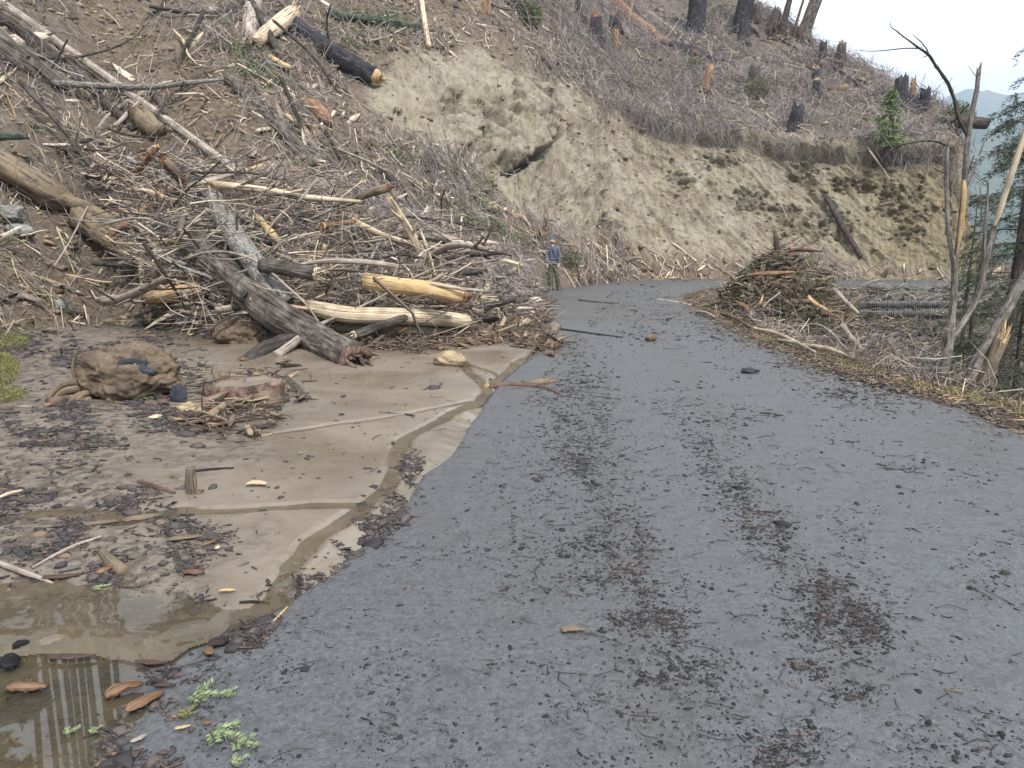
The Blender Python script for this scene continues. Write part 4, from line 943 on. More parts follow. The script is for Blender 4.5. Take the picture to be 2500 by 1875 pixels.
# ------------------------------------------------------------------ individual branches of the pile, each its own object
def many(name, n, wt, r, mats, labelf, cat, group, Lr, Rr, liftr, vert=.35, horiz=.9, slope=0.0):
    p, n_, d_, di = pick(n, wt, r)
    for i in range(n):
        mat = mats[int(r.integers(len(mats)))]; L_ = r.uniform(*Lr); R_ = r.uniform(*Rr)
        d = unit(np.array([r.normal() + horiz * np.sign(r.normal()), r.normal() * .6, r.normal() * vert]))
        if slope: d = unit(d * (1 - slope) + d_[i] * slope + n_[i] * .04)
        L_ *= (.35 + .65 * float(smooth(1290, 1020, proj(p[i])[0]))) if proj(p[i])[0] > 1020 and proj(p[i])[1] > 560 else 1
        c = p[i] + (n_[i] * .5 + np.array([0, -.3, .3])) * r.uniform(*liftr) * (.15 if proj(p[i])[0] > 1180 else 1) * (1 if L_ < 1.2 else 1.1)
        k = 4; pts = [c + d * L_ * (t - .5) + r.normal(size=3) * L_ * .022 for t in np.linspace(0, 1, k)]
        SEED[0] += 1
        V, Fs, uv, fr = tube_mesh(pts, [R_, R_ * .9, R_ * .75, R_ * .4], sides=7, n=9, seed=SEED[0], rough=.09, jag=(.6, .8))
        # side twigs forked off the same branch
        Vs = [V]; Fq = [Fs[0]]; Ft = Fs[1:]; off = len(V); uvs = [uv]
        for q in range(int(r.integers(0, 4))):
            ii = int(r.integers(2, 8)); dd_ = unit(fr[1][ii] * r.uniform(.2, 1) + r.normal(size=3) * .6); l2 = L_ * r.uniform(.12, .35)
            V2, F2, uv2, _ = tube_mesh([fr[0][ii], fr[0][ii] + dd_ * l2 * .5 + r.normal(size=3) * l2 * .06, fr[0][ii] + dd_ * l2], [R_ * .4, R_ * .3, R_ * .15], sides=5, n=4, seed=SEED[0] + q, closed=False)
            Vs.append(V2); Fq.append(F2[0] + off); off += len(V2); uvs.append(uv2)
        o = mesh_obj(name, np.concatenate(Vs), [np.concatenate(Fq)] + Ft, MATS[mat], uv=np.concatenate(uvs))
        tag(o, labelf(mat), cat, group)
        if R_ > .05:
            em = 'yellow' if mat in ('pale', 'orange') else ('orange' if i % 2 else 'pale')
            broken_end(o, fr, 0, em); broken_end(o, fr, 1, em)
LB = {'weather': 'bare weathered grey branch caught among others in the debris pile', 'pale': 'peeled pale branch caught among others in the debris pile',
      'yellow': 'freshly split yellow branch caught among others in the debris pile', 'bark': 'grey brown barked branch caught among others in the debris pile',
      'redbark': 'reddish brown branch caught among others in the debris pile', 'lichen': 'white speckled branch caught among others in the debris pile', 'darkbark': 'dark barked branch caught among others in the debris pile'}
wtp = PILE_R * (1 - .6 * mudslope)
rp = np.random.default_rng(77)
many('branch', 112, wtp, rp, ['weather', 'bark', 'weather', 'pale', 'lichen', 'redbark', 'darkbark'], lambda m: LB[m], 'branch', 'branches jumbled in the debris pile', (.9, 2.6), (.014, .034), (.1, 1.1))
many('branch', 62, wtp, rp, ['yellow', 'pale', 'pale', 'weather', 'bark'], lambda m: LB[m], 'branch', 'branches jumbled in the debris pile', (.4, 1.1), (.014, .032), (.1, .7), .6, .2)
many('log', 26, wtp * smooth(13.2, 14.2, hc[..., 1]), rp, ['bark', 'weather', 'pale', 'darkbark', 'orange', 'mudlog', 'bark'], lambda m: {'bark': 'grey brown', 'weather': 'weathered grey', 'pale': 'peeled pale', 'mudlog': 'mud coated', 'orange': 'torn orange brown', 'darkbark': 'dark barked'}[m] + ' short log wedged among the sticks of the debris pile', 'log', 'short logs wedged in the debris pile', (1.2, 3.0), (.055, .12), (.25, .9), .25, 1.1)
LS = {k: v.replace('caught among others in the debris pile', 'lying loose on the hillside above the pile') for k, v in LB.items()}
wts = nb * (hp < 1500) * (1 - PILE_R) * (1 - mudslope) * (.3 + clump)
many('branch', 20, wts, rp, ['weather', 'bark', 'pale', 'darkbark', 'weather'], lambda m: LS[m], 'branch', 'branches lying loose on the left hillside', (1.2, 3.2), (.02, .05), (.02, .2), .5, .2, .7)
LU = {k: v.replace('caught among others in the debris pile', 'lying downslope in the brush above the cut bank') for k, v in LB.items()}
wtu = nb * (hrow > 6.05) * (hp > 1050) * (.3 + clump)
many('branch', 40, wtu, rp, ['weather', 'bark', 'darkbark', 'weather', 'pale'], lambda m: LU[m], 'branch', 'long branches lying downslope above the cut bank', (2.0, 5.5), (.035, .09), (.03, .2), .3, .2, .75)
many('branch', 20, nb * (hp < 900) * (hq < 420) * (1 - mudslope), rp, ['weather', 'bark', 'darkbark', 'pale'], lambda m: LS[m], 'branch', 'branches lying loose on the left hillside', (2.0, 5.0), (.03, .08), (.03, .25), .3, .2, .8)

# ------------------------------------------------------------------ rocks and root masses
def lump_obj(name, label, cat, c, size, mat, seed, rot=0.0, jag=.22, det=110, freq=1.5, sink=.25, parent=None):
    th_ = np.linspace(0, 2 * math.pi, det, endpoint=False); ph = np.linspace(.02, math.pi - .02, det // 2)
    PH, TH = np.meshgrid(ph, th_, indexing='ij'); X = np.sin(PH) * np.cos(TH); Y = np.sin(PH) * np.sin(TH); Z = np.cos(PH)
    d = 1 + jag * fbm(X * freq + seed, Y * freq, Z * freq, seed, 4) * 1.6
    cells = np.floor(4 * fbm(X * 1.3 + seed, Y * 1.3, Z * 1.3, seed + 2, 2)) / 4
    d = d + jag * .8 * cells - jag * .5 * np.abs(fbm(X * freq * 3, Y * freq * 3, Z * freq * 3, seed + 5, 5, .6))
    V = np.stack([X * d * size[0], Y * d * size[1], Z * d * size[2]], -1)
    c_, s_ = math.cos(rot), math.sin(rot); V = np.stack([V[..., 0] * c_ - V[..., 1] * s_, V[..., 0] * s_ + V[..., 1] * c_, V[..., 2]], -1)
    V = V + np.asarray(c) + np.array([0, 0, size[2] * (1 - sink)])
    o = mesh_obj(name, V.reshape(-1, 3), grid_faces(len(ph), det, True), mat, parent=parent)
    if parent is None: tag(o, label, cat)
    return o
lump_obj('boulder', 'tan boulder sitting on the silt beside the fork of the channel', 'boulder', G(1098, 898), (.20, .15, .13), ROCK_TAN, 3, -.2, .2)
rb = G(330, 985)
ball = lump_obj('root_ball', 'big mud caked root ball with torn roots lying on the mud', 'root ball', rb, (.52, .38, .38), ROCK_MUD, 14, .05, .26, 200, 1.7)
lump_obj('charred_patch', None, None, rb + np.array([.10, -.16, .27]), (.2, .2, .13), ROCK_BLACK, 15, .3, .3, 60, 2, parent=ball)
for k_, (dx, dz, l_) in enumerate([(-.55, .15, .35), (-.62, .3, .3), (-.4, .02, .3), (-.7, .1, .25), (-.3, .1, .25), (.1, .05, .2)]):
    q_ = rb + np.array([dx * .62, -.22, .15 + dz * .4])
    tube('root', [q_, q_ + np.array([-l_ * .5, -.12, -.02]), q_ + np.array([-l_ * .8, -.22, -.14])], [.05, .035, .015], 'mudlog', ball, sides=8, seed=300 + k_, jag=(0, 1.2))
tube('root', [rb + [-.36, -.24, .1], rb + [-.3, -.36, .03], rb + [-.26, -.44, -.01]], [.10, .09, .05], 'mudlog', ball, sides=10, seed=310, jag=(0, .8))
tube('root', [rb + [-.44, -.2, .15], rb + [-.47, -.22, .4], rb + [-.38, -.24, .62]], [.022, .018, .01], 'mudlog', ball, sides=7, seed=311, jag=(0, 1.2))
lump_obj('rock', 'black charred chunk standing in front of the root ball', 'rock', G(436, 1000), (.085, .06, .14), ROCK_BLACK, 21, .3, .22)
lump_obj('rock', 'angular tan rock leaning on the black charred chunk', 'rock', G(462, 1018), (.14, .09, .075), ROCK_TAN, 22, .2, .22)
lump_obj('rock', 'grey boulder at the mud edge below the short peeled log', 'rock', G(655, 1003), (.15, .12, .11), ROCK_MUD, 23, .2, .2)
lump_obj('rock', 'tan rock just behind the grey boulder under the peeled log', 'rock', G(672, 975), (.15, .11, .12), ROCK_TAN, 24, .9, .2)
lump_obj('root_wad', 'round muddy root wad pressed under the largest trunk', 'root wad', hit(602, 850), (.42, .3, .36), ROCK_MUD, 25, .2, .28, 160, 2.0, .45)
lump_obj('rock', 'pale grey rock slab at the left edge of the hill', 'rock', hit(20, 545), (.35, .25, .22), ROCK_GREY, 26, .1, .25)
lump_obj('rock', 'second grey slab just below the one at the left edge', 'rock', hit(45, 580), (.3, .22, .15), ROCK_GREY, 27, .4, .25)
lump_obj('rock', 'dark square stone at the foot of the left slope', 'rock', hit(150, 757), (.12, .1, .12), ROCK_GREY, 28, .4, .2)
lump_obj('rock', 'flat blue grey stone half sunk in the mud above the root ball', 'rock', G(160, 838), (.42, .16, .05), ROCK_GREY, 29, .0, .2)
lump_obj('rock', 'small dark boulder on the mud at the left edge', 'rock', G(62, 1015), (.12, .09, .06), ROCK_GREY, 30, .3, .2)
lump_obj('rock', 'small brown stone on the wet road beyond the sticks', 'rock', G(1588, 832), (.10, .08, .06), ROCK_MUD, 31)
lump_obj('rock', 'dark flat bark lump on the road, right of the brown stone', 'rock', G(1830, 912), (.11, .07, .045), ROCK_BLACK, 32)
# bark slab with a bowl of mud
sb = G(590, 985)
th_ = np.linspace(0, 2 * math.pi, 40, endpoint=False)
ring = lambda R_, z_, sd_: np.stack([np.cos(th_) * R_[0] * (1 + .12 * fbm(np.cos(th_) * 2, np.sin(th_) * 2, sd_, sd_, 3)), np.sin(th_) * R_[1], z_ + .03 * fbm(np.cos(th_) * 2, np.sin(th_) * 2, sd_, 5, 3) + np.cos(th_) * .02], 1) + sb + [0, .12, 0]
Vb = np.concatenate([ring((.36, .26), -.05, 1), ring((.42, .30), .17, 1), ring((.39, .27), .21, 1), ring((.36, .24), .19, 1), ring((.02, .02), .17, 1)])
slab = mesh_obj('bark_slab', Vb, grid_faces(5, 40, True), MATS['redbark'], uv=np.stack([Vb[:, 0] * .5, Vb[:, 2] * 4], 1)); tag(slab, 'curled slab of reddish bark holding mud at the foot of the pile', 'bark slab')
Vm = np.concatenate([ring((.365, .245), .198, 1), ring((.2, .14), .205, 1), ring((.02, .02), .2, 1)])
mm_ = mesh_obj('mud_filling', Vm, grid_faces(3, 40, True), MAT_MUD, parent=slab, attrs={'rough': np.zeros(len(Vm))})
# ================================================================== everything on the ground
def bvh_of(P, st): 
    Q = P[::st, ::st]; return BVHTree.FromPolygons([Vector(v) for v in Q.reshape(-1, 3)], grid_faces(*Q.shape[:2]).tolist())
road_bvh = bvh_of(np.stack([Xg, Yg, Zg], -1), 2); mud_bvh = bvh_of(np.stack([mX, mY, mz], -1), 2)
def gz(x, y):
    b = -99
    for t_ in (road_bvh, mud_bvh):
        l_ = t_.ray_cast(Vector((x, y, 6)), Vector((0, 0, -1)))[0]
        if l_ is not None: b = max(b, l_[2])
    return b if b > -90 else 0.0
def gpt(px, py, dz=0.0):
    g = G(px, py); g[2] = gz(g[0], g[1]) + dz; return g
def hit(px, py, lift=0.0):
    d = ray(px, py); dn = d / np.linalg.norm(d); best = None; bd_ = 1e9
    for t_ in (tree_bvh, road_bvh, mud_bvh):
        l_, _, _, ds = t_.ray_cast(Vector((0, 0, CAM_H)), Vector(dn))
        if l_ is not None and ds < bd_: best, bd_ = l_, ds
    if best is None: best = Vector(W(px, py, 45))
    return np.array(best) - dn * lift

# ------------------------------------------------------------------ the man
def skin_mesh(verts, edges, radii, sub=2, root=0):
    me = bpy.data.meshes.new('tmp'); me.from_pydata([tuple(v) for v in verts], edges, []); o = bpy.data.objects.new('tmp', me); COL.objects.link(o)
    o.modifiers.new('s', 'SKIN'); 
    for i, r_ in enumerate(radii):
        rr2 = r_ if isinstance(r_, tuple) else (r_, r_); me.skin_vertices[0].data[i].radius = rr2
        me.skin_vertices[0].data[i].use_root = (i == root)
    m = o.modifiers.new('u', 'SUBSURF'); m.levels = sub; m.render_levels = sub
    dg = bpy.context.evaluated_depsgraph_get(); ev = o.evaluated_get(dg); mm = bpy.data.meshes.new_from_object(ev)
    V = np.array([v.co[:] for v in mm.vertices]); Fq = [list(p_.vertices) for p_ in mm.polygons]
    bpy.data.objects.remove(o); return V, Fq
def pyobj(name, V, Fq, mat, parent=None, loc=None):
    me = bpy.data.meshes.new(name); me.from_pydata([tuple(v) for v in V], [], [tuple(f) for f in Fq]); me.materials.append(mat)
    for p_ in me.polygons: p_.use_smooth = True
    o = bpy.data.objects.new(name, me); COL.objects.link(o)
    if parent: o.parent = parent
    if loc is not None: o.location = loc
    return o
def flat_mat(name, col, rough=.8, n=12):
    a = M(name); v = a.coord(); nn = a.noise(v, n, 4, .6); c = a.mix(a.mapr(nn, .35, .65, 0, .45), col, tuple(x * .55 for x in col[:3]) + (1,)); return a.done(c, rough, nn, .3, .01)
def plaid():
    a = M('plaid_flannel'); c = a.n('ShaderNodeTexCoord').outputs['Object']; s_ = a.n('ShaderNodeSeparateXYZ', i_0=c)
    def line(o, f, lo, ph=0): return a.math('GREATER_THAN', a.math('FRACT', a.math('ADD', a.math('MULTIPLY', o, f), ph)), lo)
    hx = line(s_.outputs[0], 18, .72, .1); hz2 = line(s_.outputs[2], 18, .72); fx = line(s_.outputs[0], 18, .9, .45); fz = line(s_.outputs[2], 18, .9, .35)
    c = a.mix(a.math('MULTIPLY', a.math('ADD', hx, hz2), .42), srgb(52, 58, 74), srgb(140, 146, 158))
    c = a.mix(a.math('MULTIPLY', a.math('ADD', fx, fz), .3), c, srgb(30, 34, 50))
    return a.done(c, .9, a.noise(c if False else a.coord(), 9, 3), .4, .02)
SKIN = flat_mat('skin', srgb(196, 158, 142), .6)
man_at = G(1349.5, 708)
J = {}
bv = [(0,0,.92),(0,.0,1.08),(0,.0,1.25),(0,.01,1.42),(0,.01,1.50),(-.005,.0,1.57),                 # 0-5 spine, neck
      (-.13,.01,1.47),(-.185,.0,1.44),(-.225,.0,1.17),(-.215,-.05,.93),(-.213,-.06,.885),           # 6-10 left arm, wrist, palm
      (.13,.01,1.47),(.185,.0,1.44),(.225,.0,1.17),(.205,-.05,.93),(.20,-.06,.885),                 # 11-15
      (-.085,0,.88),(-.075,-.01,.48),(-.06,.02,.10),(-.065,-.07,.05),(-.07,-.15,.035),              # 16-20 leg
      (.085,0,.88),(.135,-.02,.48),(.205,.02,.10),(.22,-.07,.05),(.235,-.15,.035)]                  # 21-25
be = [(0,1),(1,2),(2,3),(3,4),(4,5),(3,6),(6,7),(7,8),(8,9),(9,10),(3,11),(11,12),(12,13),(13,14),(14,15),(0,16),(16,17),(17,18),(18,19),(19,20),(0,21),(21,22),(22,23),(23,24),(24,25)]
br_ = [(.15,.10),(.13,.09),(.15,.10),(.15,.10),(.06,.06),(.052,.055),(.08,.07),(.055,.055),(.04,.04),(.028,.026),(.036,.02),(.08,.07),(.055,.055),(.04,.04),(.028,.026),(.036,.02),(.085,.085),(.055,.06),(.042,.048),(.042,.035),(.036,.025),(.085,.085),(.055,.06),(.042,.048),(.042,.035),(.036,.025)]
for palm, sx in ((10, 1), (15, -1)):                                # five fingers on each hand
    p0 = np.array(bv[palm]); 
    for k_, (dx, l_) in enumerate([(-.026, .070), (-.009, .080), (.008, .076), (.024, .060)]):
        i0 = len(bv); bv += [tuple(p0 + [dx, 0, -.035]), tuple(p0 + [dx * 1.15, -.008, -.035 - l_ * .55]), tuple(p0 + [dx * 1.1, .006, -.035 - l_])]
        be += [(palm, i0), (i0, i0 + 1), (i0 + 1, i0 + 2)]; br_ += [(.0095, .009), (.0085, .008), (.007, .007)]
    i0 = len(bv); bv += [tuple(p0 + [sx * .036, -.012, .0]), tuple(p0 + [sx * .046, -.02, -.035]), tuple(p0 + [sx * .040, -.022, -.06])]
    be += [(palm, i0), (i0, i0 + 1), (i0 + 1, i0 + 2)]; br_ += [(.012, .011), (.010, .009), (.008, .008)]
Vb1, Fb1 = skin_mesh(bv, be, br_, 2)
# head turned and tilted up to the viewer's left
hd = np.linspace(0, 2 * math.pi, 28, endpoint=False); hp2 = np.linspace(.03, math.pi - .03, 20); PH, TH = np.meshgrid(hp2, hd, indexing='ij')
hx_, hy_, hz2_ = np.sin(PH) * np.cos(TH), np.sin(PH) * np.sin(TH), np.cos(PH)
jaw = np.where(hz2_ < 0, 1 + .28 * hz2_, 1)
HX, HY, HZ = hx_ * .078 * jaw, hy_ * .098 * np.where(hy_ > 0, 1, 1 + .05 * hz2_), hz2_ * .118
face = (hy_ < -.5)
g_ = lambda cx, cz, s1, s2: np.exp(-((HX - cx) / s1) ** 2 - ((HZ - cz) / s2) ** 2)
HY = HY - face * (.030 * g_(0, -.015, .013, .022) + .012 * g_(0, -.055, .024, .009) + .012 * g_(0, -.092, .022, .014) + .010 * g_(0, .022, .05, .010)) + face * (.010 * (g_(-.030, .003, .013, .009) + g_(.030, .003, .013, .009)))
hv = np.stack([HX, HY, HZ], -1).reshape(-1, 3)
def turn(v, c=(-.015, -.01, 1.705)):
    yaw, pit = math.radians(-42), math.radians(-12)
    v = np.asarray(v, float); y1 = v[..., 1] * math.cos(pit) - v[..., 2] * math.sin(pit); z1 = v[..., 1] * math.sin(pit) + v[..., 2] * math.cos(pit)
    x1 = v[..., 0] * math.cos(yaw) - y1 * math.sin(yaw); y2 = v[..., 0] * math.sin(yaw) + y1 * math.cos(yaw)
    return np.stack([x1, y2, z1], -1) + np.array(c)
off = len(Vb1); hf_ = (grid_faces(20, 28, True)[:, ::-1] + off).tolist()
ears = []
Vall = [Vb1, turn(hv)]; Fall = list(Fb1) + hf_; off += len(hv)
v_, f_ = ico()
for sx in (-1, 1):
    Vall.append(turn(v_ * np.array([.014, .018, .030]) + np.array([sx * .079, .01, -.005]))); Fall += (f_ + off).tolist(); off += 12
person = pyobj('person', np.concatenate(Vall), Fall, SKIN, loc=Vector(man_at))
rm = person.modifiers.new('join', 'REMESH'); rm.mode = 'VOXEL'; rm.voxel_size = .0065; rm.use_smooth_shade = True
tag(person, 'man in blue checked shirt, olive trousers and beanie standing at the road edge', 'person')
def mkpart(name, idx, edges, radii, mat, sub=2): 
    V_, F_ = skin_mesh([bv[i] if not isinstance(i, tuple) else i for i in idx], edges, radii, sub); return pyobj(name, V_, F_, mat, person)
mkpart('shirt', [0,1,2,3,(0,.01,1.515),6,7,8,9,11,12,13,14,(0,0,.925)], [(0,1),(1,2),(2,3),(3,4),(3,5),(5,6),(6,7),(7,8),(3,9),(9,10),(10,11),(11,12),(0,13)],
       [(.178,.125),(.165,.118),(.175,.12),(.165,.12),(.07,.07),(.10,.09),(.075,.078),(.062,.062),(.05,.046),(.10,.09),(.075,.078),(.062,.062),(.05,.046),(.165,.125)], plaid())
OLV = flat_mat('olive_trousers', srgb(74, 78, 62), .9, 8)
mkpart('trousers', [(0,0,.99),(0,0,.86),16,17,(-.06,.02,.14),(-.06,.01,.06),21,22,(.205,.02,.14),(.208,.01,.06)], [(0,1),(1,2),(2,3),(3,4),(4,5),(1,6),(6,7),(7,8),(8,9)],
       [(.15,.11),(.14,.11),(.105,.11),(.082,.085),(.082,.085),(.088,.095),(.105,.11),(.082,.085),(.082,.085),(.088,.095)], OLV)
BT = flat_mat('dark_boot_leather', srgb(62, 56, 50), .6)
for a0 in (18, 23):
    mkpart('boot', [tuple(np.array(bv[a0]) + [0, .02, .02]), tuple(np.array(bv[a0]) + [0, .03, -.05]), a0 + 1, a0 + 2], [(0,1),(1,2),(2,3)], [(.09,.09),(.085,.08),(.09,.075),(.085,.07)], BT)
capv = hv[(hv[:, 2] > .018 + .25 * hv[:, 1])]
mk = (HZ > .028 + .12 * HY); sel = np.where(mk.all(1))[0]; n1_ = 9
hh = np.stack([hx_ * .088, hy_ * .108, np.maximum(hz2_ * .132, 0)], -1)[:n1_ + 1].copy(); hh[n1_ - 1:, :, 2] = .035; hh[n1_, :, 2] = .022
hh[..., 2] += .02 + .16 * hh[..., 1] * 0; pyobj('beanie', turn(hh.reshape(-1, 3)), grid_faces(n1_ + 1, 28, True)[:, ::-1].tolist(), flat_mat('teal_knit', srgb(66, 90, 104), .95, 40), person)
be_ = np.stack([hx_ * .080, hy_ * .101, hz2_ * .121], -1); 
bm_ = (hy_ < -.15) & (hz2_ < -.28); fa = grid_faces(20, 28, True)[:, ::-1]; fa = fa[bm_.ravel()[fa].all(1)]
u_, iv = np.unique(fa, return_inverse=True); BV_ = np.stack([HX * 1.05, HY * 1.06 - .003, HZ * 1.05], -1).reshape(-1, 3)[u_]
HAIR = flat_mat('dark_brown_hair', srgb(70, 52, 42), .8, 60)
pyobj('beard', turn(BV_), iv.reshape(-1, 4).tolist(), HAIR, person)
v3, f3 = ico(); pyobj('hair', turn(v3 * np.array([.066, .045, .055]) + np.array([0, .07, -.045])), f3.tolist(), HAIR, person)
EYE = flat_mat('dark_eye', srgb(38, 30, 26), .3)
for sx in (-1, 1): pyobj('eye', turn(v3 * .010 + np.array([sx * .030, -.083, .004])), f3.tolist(), EYE, person)
st_ = spline([(-.07, -.07, 1.515), (-.02, -.135, 1.40), (.06, -.145, 1.24), (.13, -.13, 1.08), (.17, -.06, 1.0)], 20)
Vs_, Fs_, _, _ = tube_mesh(st_, [.012] * 2, sides=6, n=20); o_ = mesh_obj('shoulder_strap', Vs_ + man_at, Fs_, EYE, parent=person)

# ------------------------------------------------------------------ ravine and verge on the right
r = np.random.default_rng(31)
def sample_ravine(n, inner=(.3, 9), r=r, ymin=8.5, ymax=31, dens=1.5):
    out = []
    while sum(len(o) for o in out) < n:
        X = r.uniform(4.5, 26, 40000); Y = r.uniform(ymin, ymax, 40000); s = poly_sd(X, Y, EDGE)
        k = (s > inner[0]) & (s < inner[1]) & (X / Y < .78) & (r.uniform(0, 1, 40000) < np.minimum(1, (9 / np.hypot(X, Y)) ** dens))
        out.append(np.stack([X[k], Y[k], ground_z(X[k], Y[k])[0]], 1))
    return np.concatenate(out)[:n]
pr = sample_ravine(15000, (.15, 9)); di = np.linalg.norm(pr, axis=1)
D = unit(r.normal(size=(len(pr), 3)) * np.array([1, .8, .35])); L = r.gamma(2.2, .2, len(pr)) + .12
ga = sticks_mesh(pr + np.array([0, 0, 1]) * r.exponential(.12, (len(pr), 1)), D, L, (.003 + .0003 * di) * r.uniform(.5, 1.6, len(pr)), .12, 4, 3, .4, 31)
stuff('ravine_sticks', [ga], TW_PILE, 'tangled sticks and slash filling the hollow beside the road', 'sticks', seed=31)
pr = sample_ravine(11000, (.1, 9)); di = np.linalg.norm(pr, axis=1)
L = r.gamma(2, .07, len(pr)) + .05
gb = chips_mesh(pr + np.array([0, 0, .03]), unit(r.normal(size=(len(pr), 3)) * np.array([1, 1, .4])), np.tile([0, 0, 1.0], (len(pr), 1)), L, L * .3, L * .06, 32)
far = (poly_sd(pr[:, 0], pr[:, 1], EDGE) < 3)
stuff('bark_litter', [gb], TW_RED, 'red brown bark chips and leaf litter on the far roadside bank', 'litter', seed=33)
pr = sample_ravine(9000, (.4, 9), dens=1.2)
pr = pr[fbm(pr[:, 0] * .8, pr[:, 1] * .8, 0, 161, 3) > .02]
m = 22; t = r.uniform(0, 1, (len(pr), m)); D = unit(r.normal(size=(len(pr), 3)) * np.array([1, 1, .5]) + [0, 0, .3]); Ls = r.uniform(.2, .6, len(pr))
bp = (pr[:, None] + np.array([0, 0, .1]) + D[:, None] * (t * Ls[:, None])[..., None]).reshape(-1, 3)
gc = blades_mesh(bp, (D[:, None] * .6 + r.normal(size=(len(pr), m, 3)) * .6).reshape(-1, 3), r.uniform(.04, .09, len(bp)), r.uniform(.008, .016, len(bp)), 33)
stuff('low_conifer_slash', [gc], TW_GREEN, 'green needled slash lying in the hollow', 'foliage', seed=34)
pr = sample_ravine(9000, (-.1, 8), dens=1.6); D = unit(r.normal(size=(len(pr), 3)) + [0, 0, .7]); L = r.gamma(2.3, .16, len(pr)) + .1
gd = sticks_mesh(pr + D * L[:, None] * .4, D, L, .003 * r.uniform(.6, 1.8, len(pr)) * (1 + np.linalg.norm(pr, axis=1)[:] / 25), .25, 3, 4, .3, 34)
stuff('dead_bracken', [gd], TW_GREY, 'dry grey brush growing in the hollow by the road', 'brush', seed=35)
# mossy verge
def verge(n, lo, hi, cond, r=r):
    out = []; 
    while sum(len(o) for o in out) < n:
        X = r.uniform(1.5, 14, 60000); Y = r.uniform(2.5, 30, 60000); s = poly_sd(X, Y, EDGE) + .12 * fbm(X * 1.5, Y * 1.5, 0, 171, 3)
        k = (s > lo) & (s < hi) & cond(X, Y) & (r.uniform(0, 1, 60000) < (7 / np.hypot(X, Y)) ** 1.4)
        out.append(np.stack([X[k], Y[k], ground_z(X[k], Y[k])[0] + .004], 1))
    return np.concatenate(out)[:n]
pv = verge(42000, -.42, .4, lambda X, Y: fbm(X * 1.1, Y * 1.1, 0, 173, 3) > -.3)
D = unit(r.normal(size=(len(pv), 3)) * .8 + [0, 0, .5]); ge = blades_mesh(pv, D, r.uniform(.02, .07, len(pv)), r.uniform(.005, .011, len(pv)), 35)
stuff('verge_moss', [ge], TW_MOSS, 'yellow green moss and dry grass along the road edge', 'moss', seed=36)
pv = verge(6500, -.75, .3, lambda X, Y: (Y > 0)); L = r.gamma(1.6, .05, len(pv)) + .03
gf1 = sticks_mesh(pv + [0, 0, .012], unit(r.normal(size=(len(pv), 3)) * np.array([1, 1, .12])), L, .004 * r.uniform(.6, 2, len(pv)) * (1 + pv[:, 1] / 15), .08, 4, 2, .6, 36)
pv = verge(5500, -1.0, .2, lambda X, Y: (Y > 9) | (r.uniform(0, 1, X.shape) < .3)); L = r.gamma(2, .011, len(pv)) + .01
gf2 = chips_mesh(pv + [0, 0, .006], unit(r.normal(size=(len(pv), 3)) * np.array([1, 1, .2])), np.tile([0, 0, 1.0], (len(pv), 1)), L, L * .35, L * .12, 37)
stuff('verge_litter', [gf1, gf2], TW_RED, 'broken twigs and bark crumbs along the shoulder', 'litter', seed=37)
# pale straight splinters on the shoulder in front of the pile
for k_, (a_, b_, c_, d_2, mt) in enumerate([(1840,808,1950,845,'pale'),(1960,850,2090,885,'pale'),(1900,838,1990,868,'weather'),(1700,766,1745,780,'weather'),(1760,770,1830,805,'redbark'),(1800,770,1850,800,'bark')]):
    P_ = [gpt(a_, b_, .05), gpt((a_ + c_) / 2, (b_ + d_2) / 2, .09), gpt(c_, d_2, .05)]
    o, fr = tube('stick', P_, [.03, .032, .02], mt, sides=8, seed=900 + k_, rough=.12, jag=(1, 1))
    tag(o, ['long pale splinter on the shoulder right below the slash pile', 'pale splinter on the shoulder, closest to the moss strip', 'grey stick lying across the pale splinters on the shoulder', 'small grey stick on the shoulder at the left foot of the slash pile', 'reddish stick at the front foot of the slash pile', 'brown stick just above the reddish one at the foot of the slash pile'][k_], 'stick')

# slash pile
PC = W2(1905, 19.0, 0); PC[2] = -.35
pz = np.linspace(0, 1, 26); pth = np.linspace(0, 2 * math.pi, 60, endpoint=False); K, TH = np.meshgrid(pz, pth, indexing='ij')
lump_ = 1 + .3 * fbm(np.cos(TH) * 1.5, np.sin(TH) * 1.5, K * 3, 181, 4)
rad = (1.47 * (1 - K ** 1.6) + .04) * lump_
PX_ = PC[0] + np.cos(TH) * rad - .05 * K; PY_ = PC[1] + np.sin(TH) * rad * .85; PZ_ = PC[2] - .3 + K * 2.1 + 0 * TH
Vp = np.stack([PX_, PY_, PZ_], -1); SLC = M('slash_pile_core'); vv = SLC.coord(); nn = SLC.noise(vv, 9, 5, .7)
core = mesh_obj('slash_pile', Vp.reshape(-1, 3), grid_faces(26, 60, True), SLC.done(SLC.mix(SLC.mapr(nn, .4, .6), srgb(44, 38, 32), srgb(76, 66, 54)), .95, nn, .9, .08))
tag(core, 'steep heap of broken branches, bark and fir boughs at the inside of the bend', 'slash pile')
cn_ = Vp.reshape(-1, 3); cdir = unit(cn_ - PC - np.array([0, 0, .4]))
def onpile(n, kmin=0, kmax=1):
    kk = (K.ravel() >= kmin) & (K.ravel() <= kmax) & (cn_[:, 1] < PC[1] + .6); idx = np.where(kk)[0]; w_ = (rad.ravel()[idx]); i = r.choice(idx, n, p=w_ / w_.sum()); return cn_[i] + r.normal(size=(n, 3)) * .06, cdir[i]
p, dr = onpile(3200); D = unit(r.normal(size=(len(p), 3)) * np.array([1, .6, .35]) + dr * .15)
L = r.gamma(2.2, .16, len(p)) + .12
g1_ = sticks_mesh(p + dr * r.exponential(.07, (len(p), 1)), D, L, .0075 * r.uniform(.4, 1.9, len(p)), .09, 4, 3, .4, 41)
p, dr = onpile(2600); L = r.gamma(2, .1, len(p)) + .08
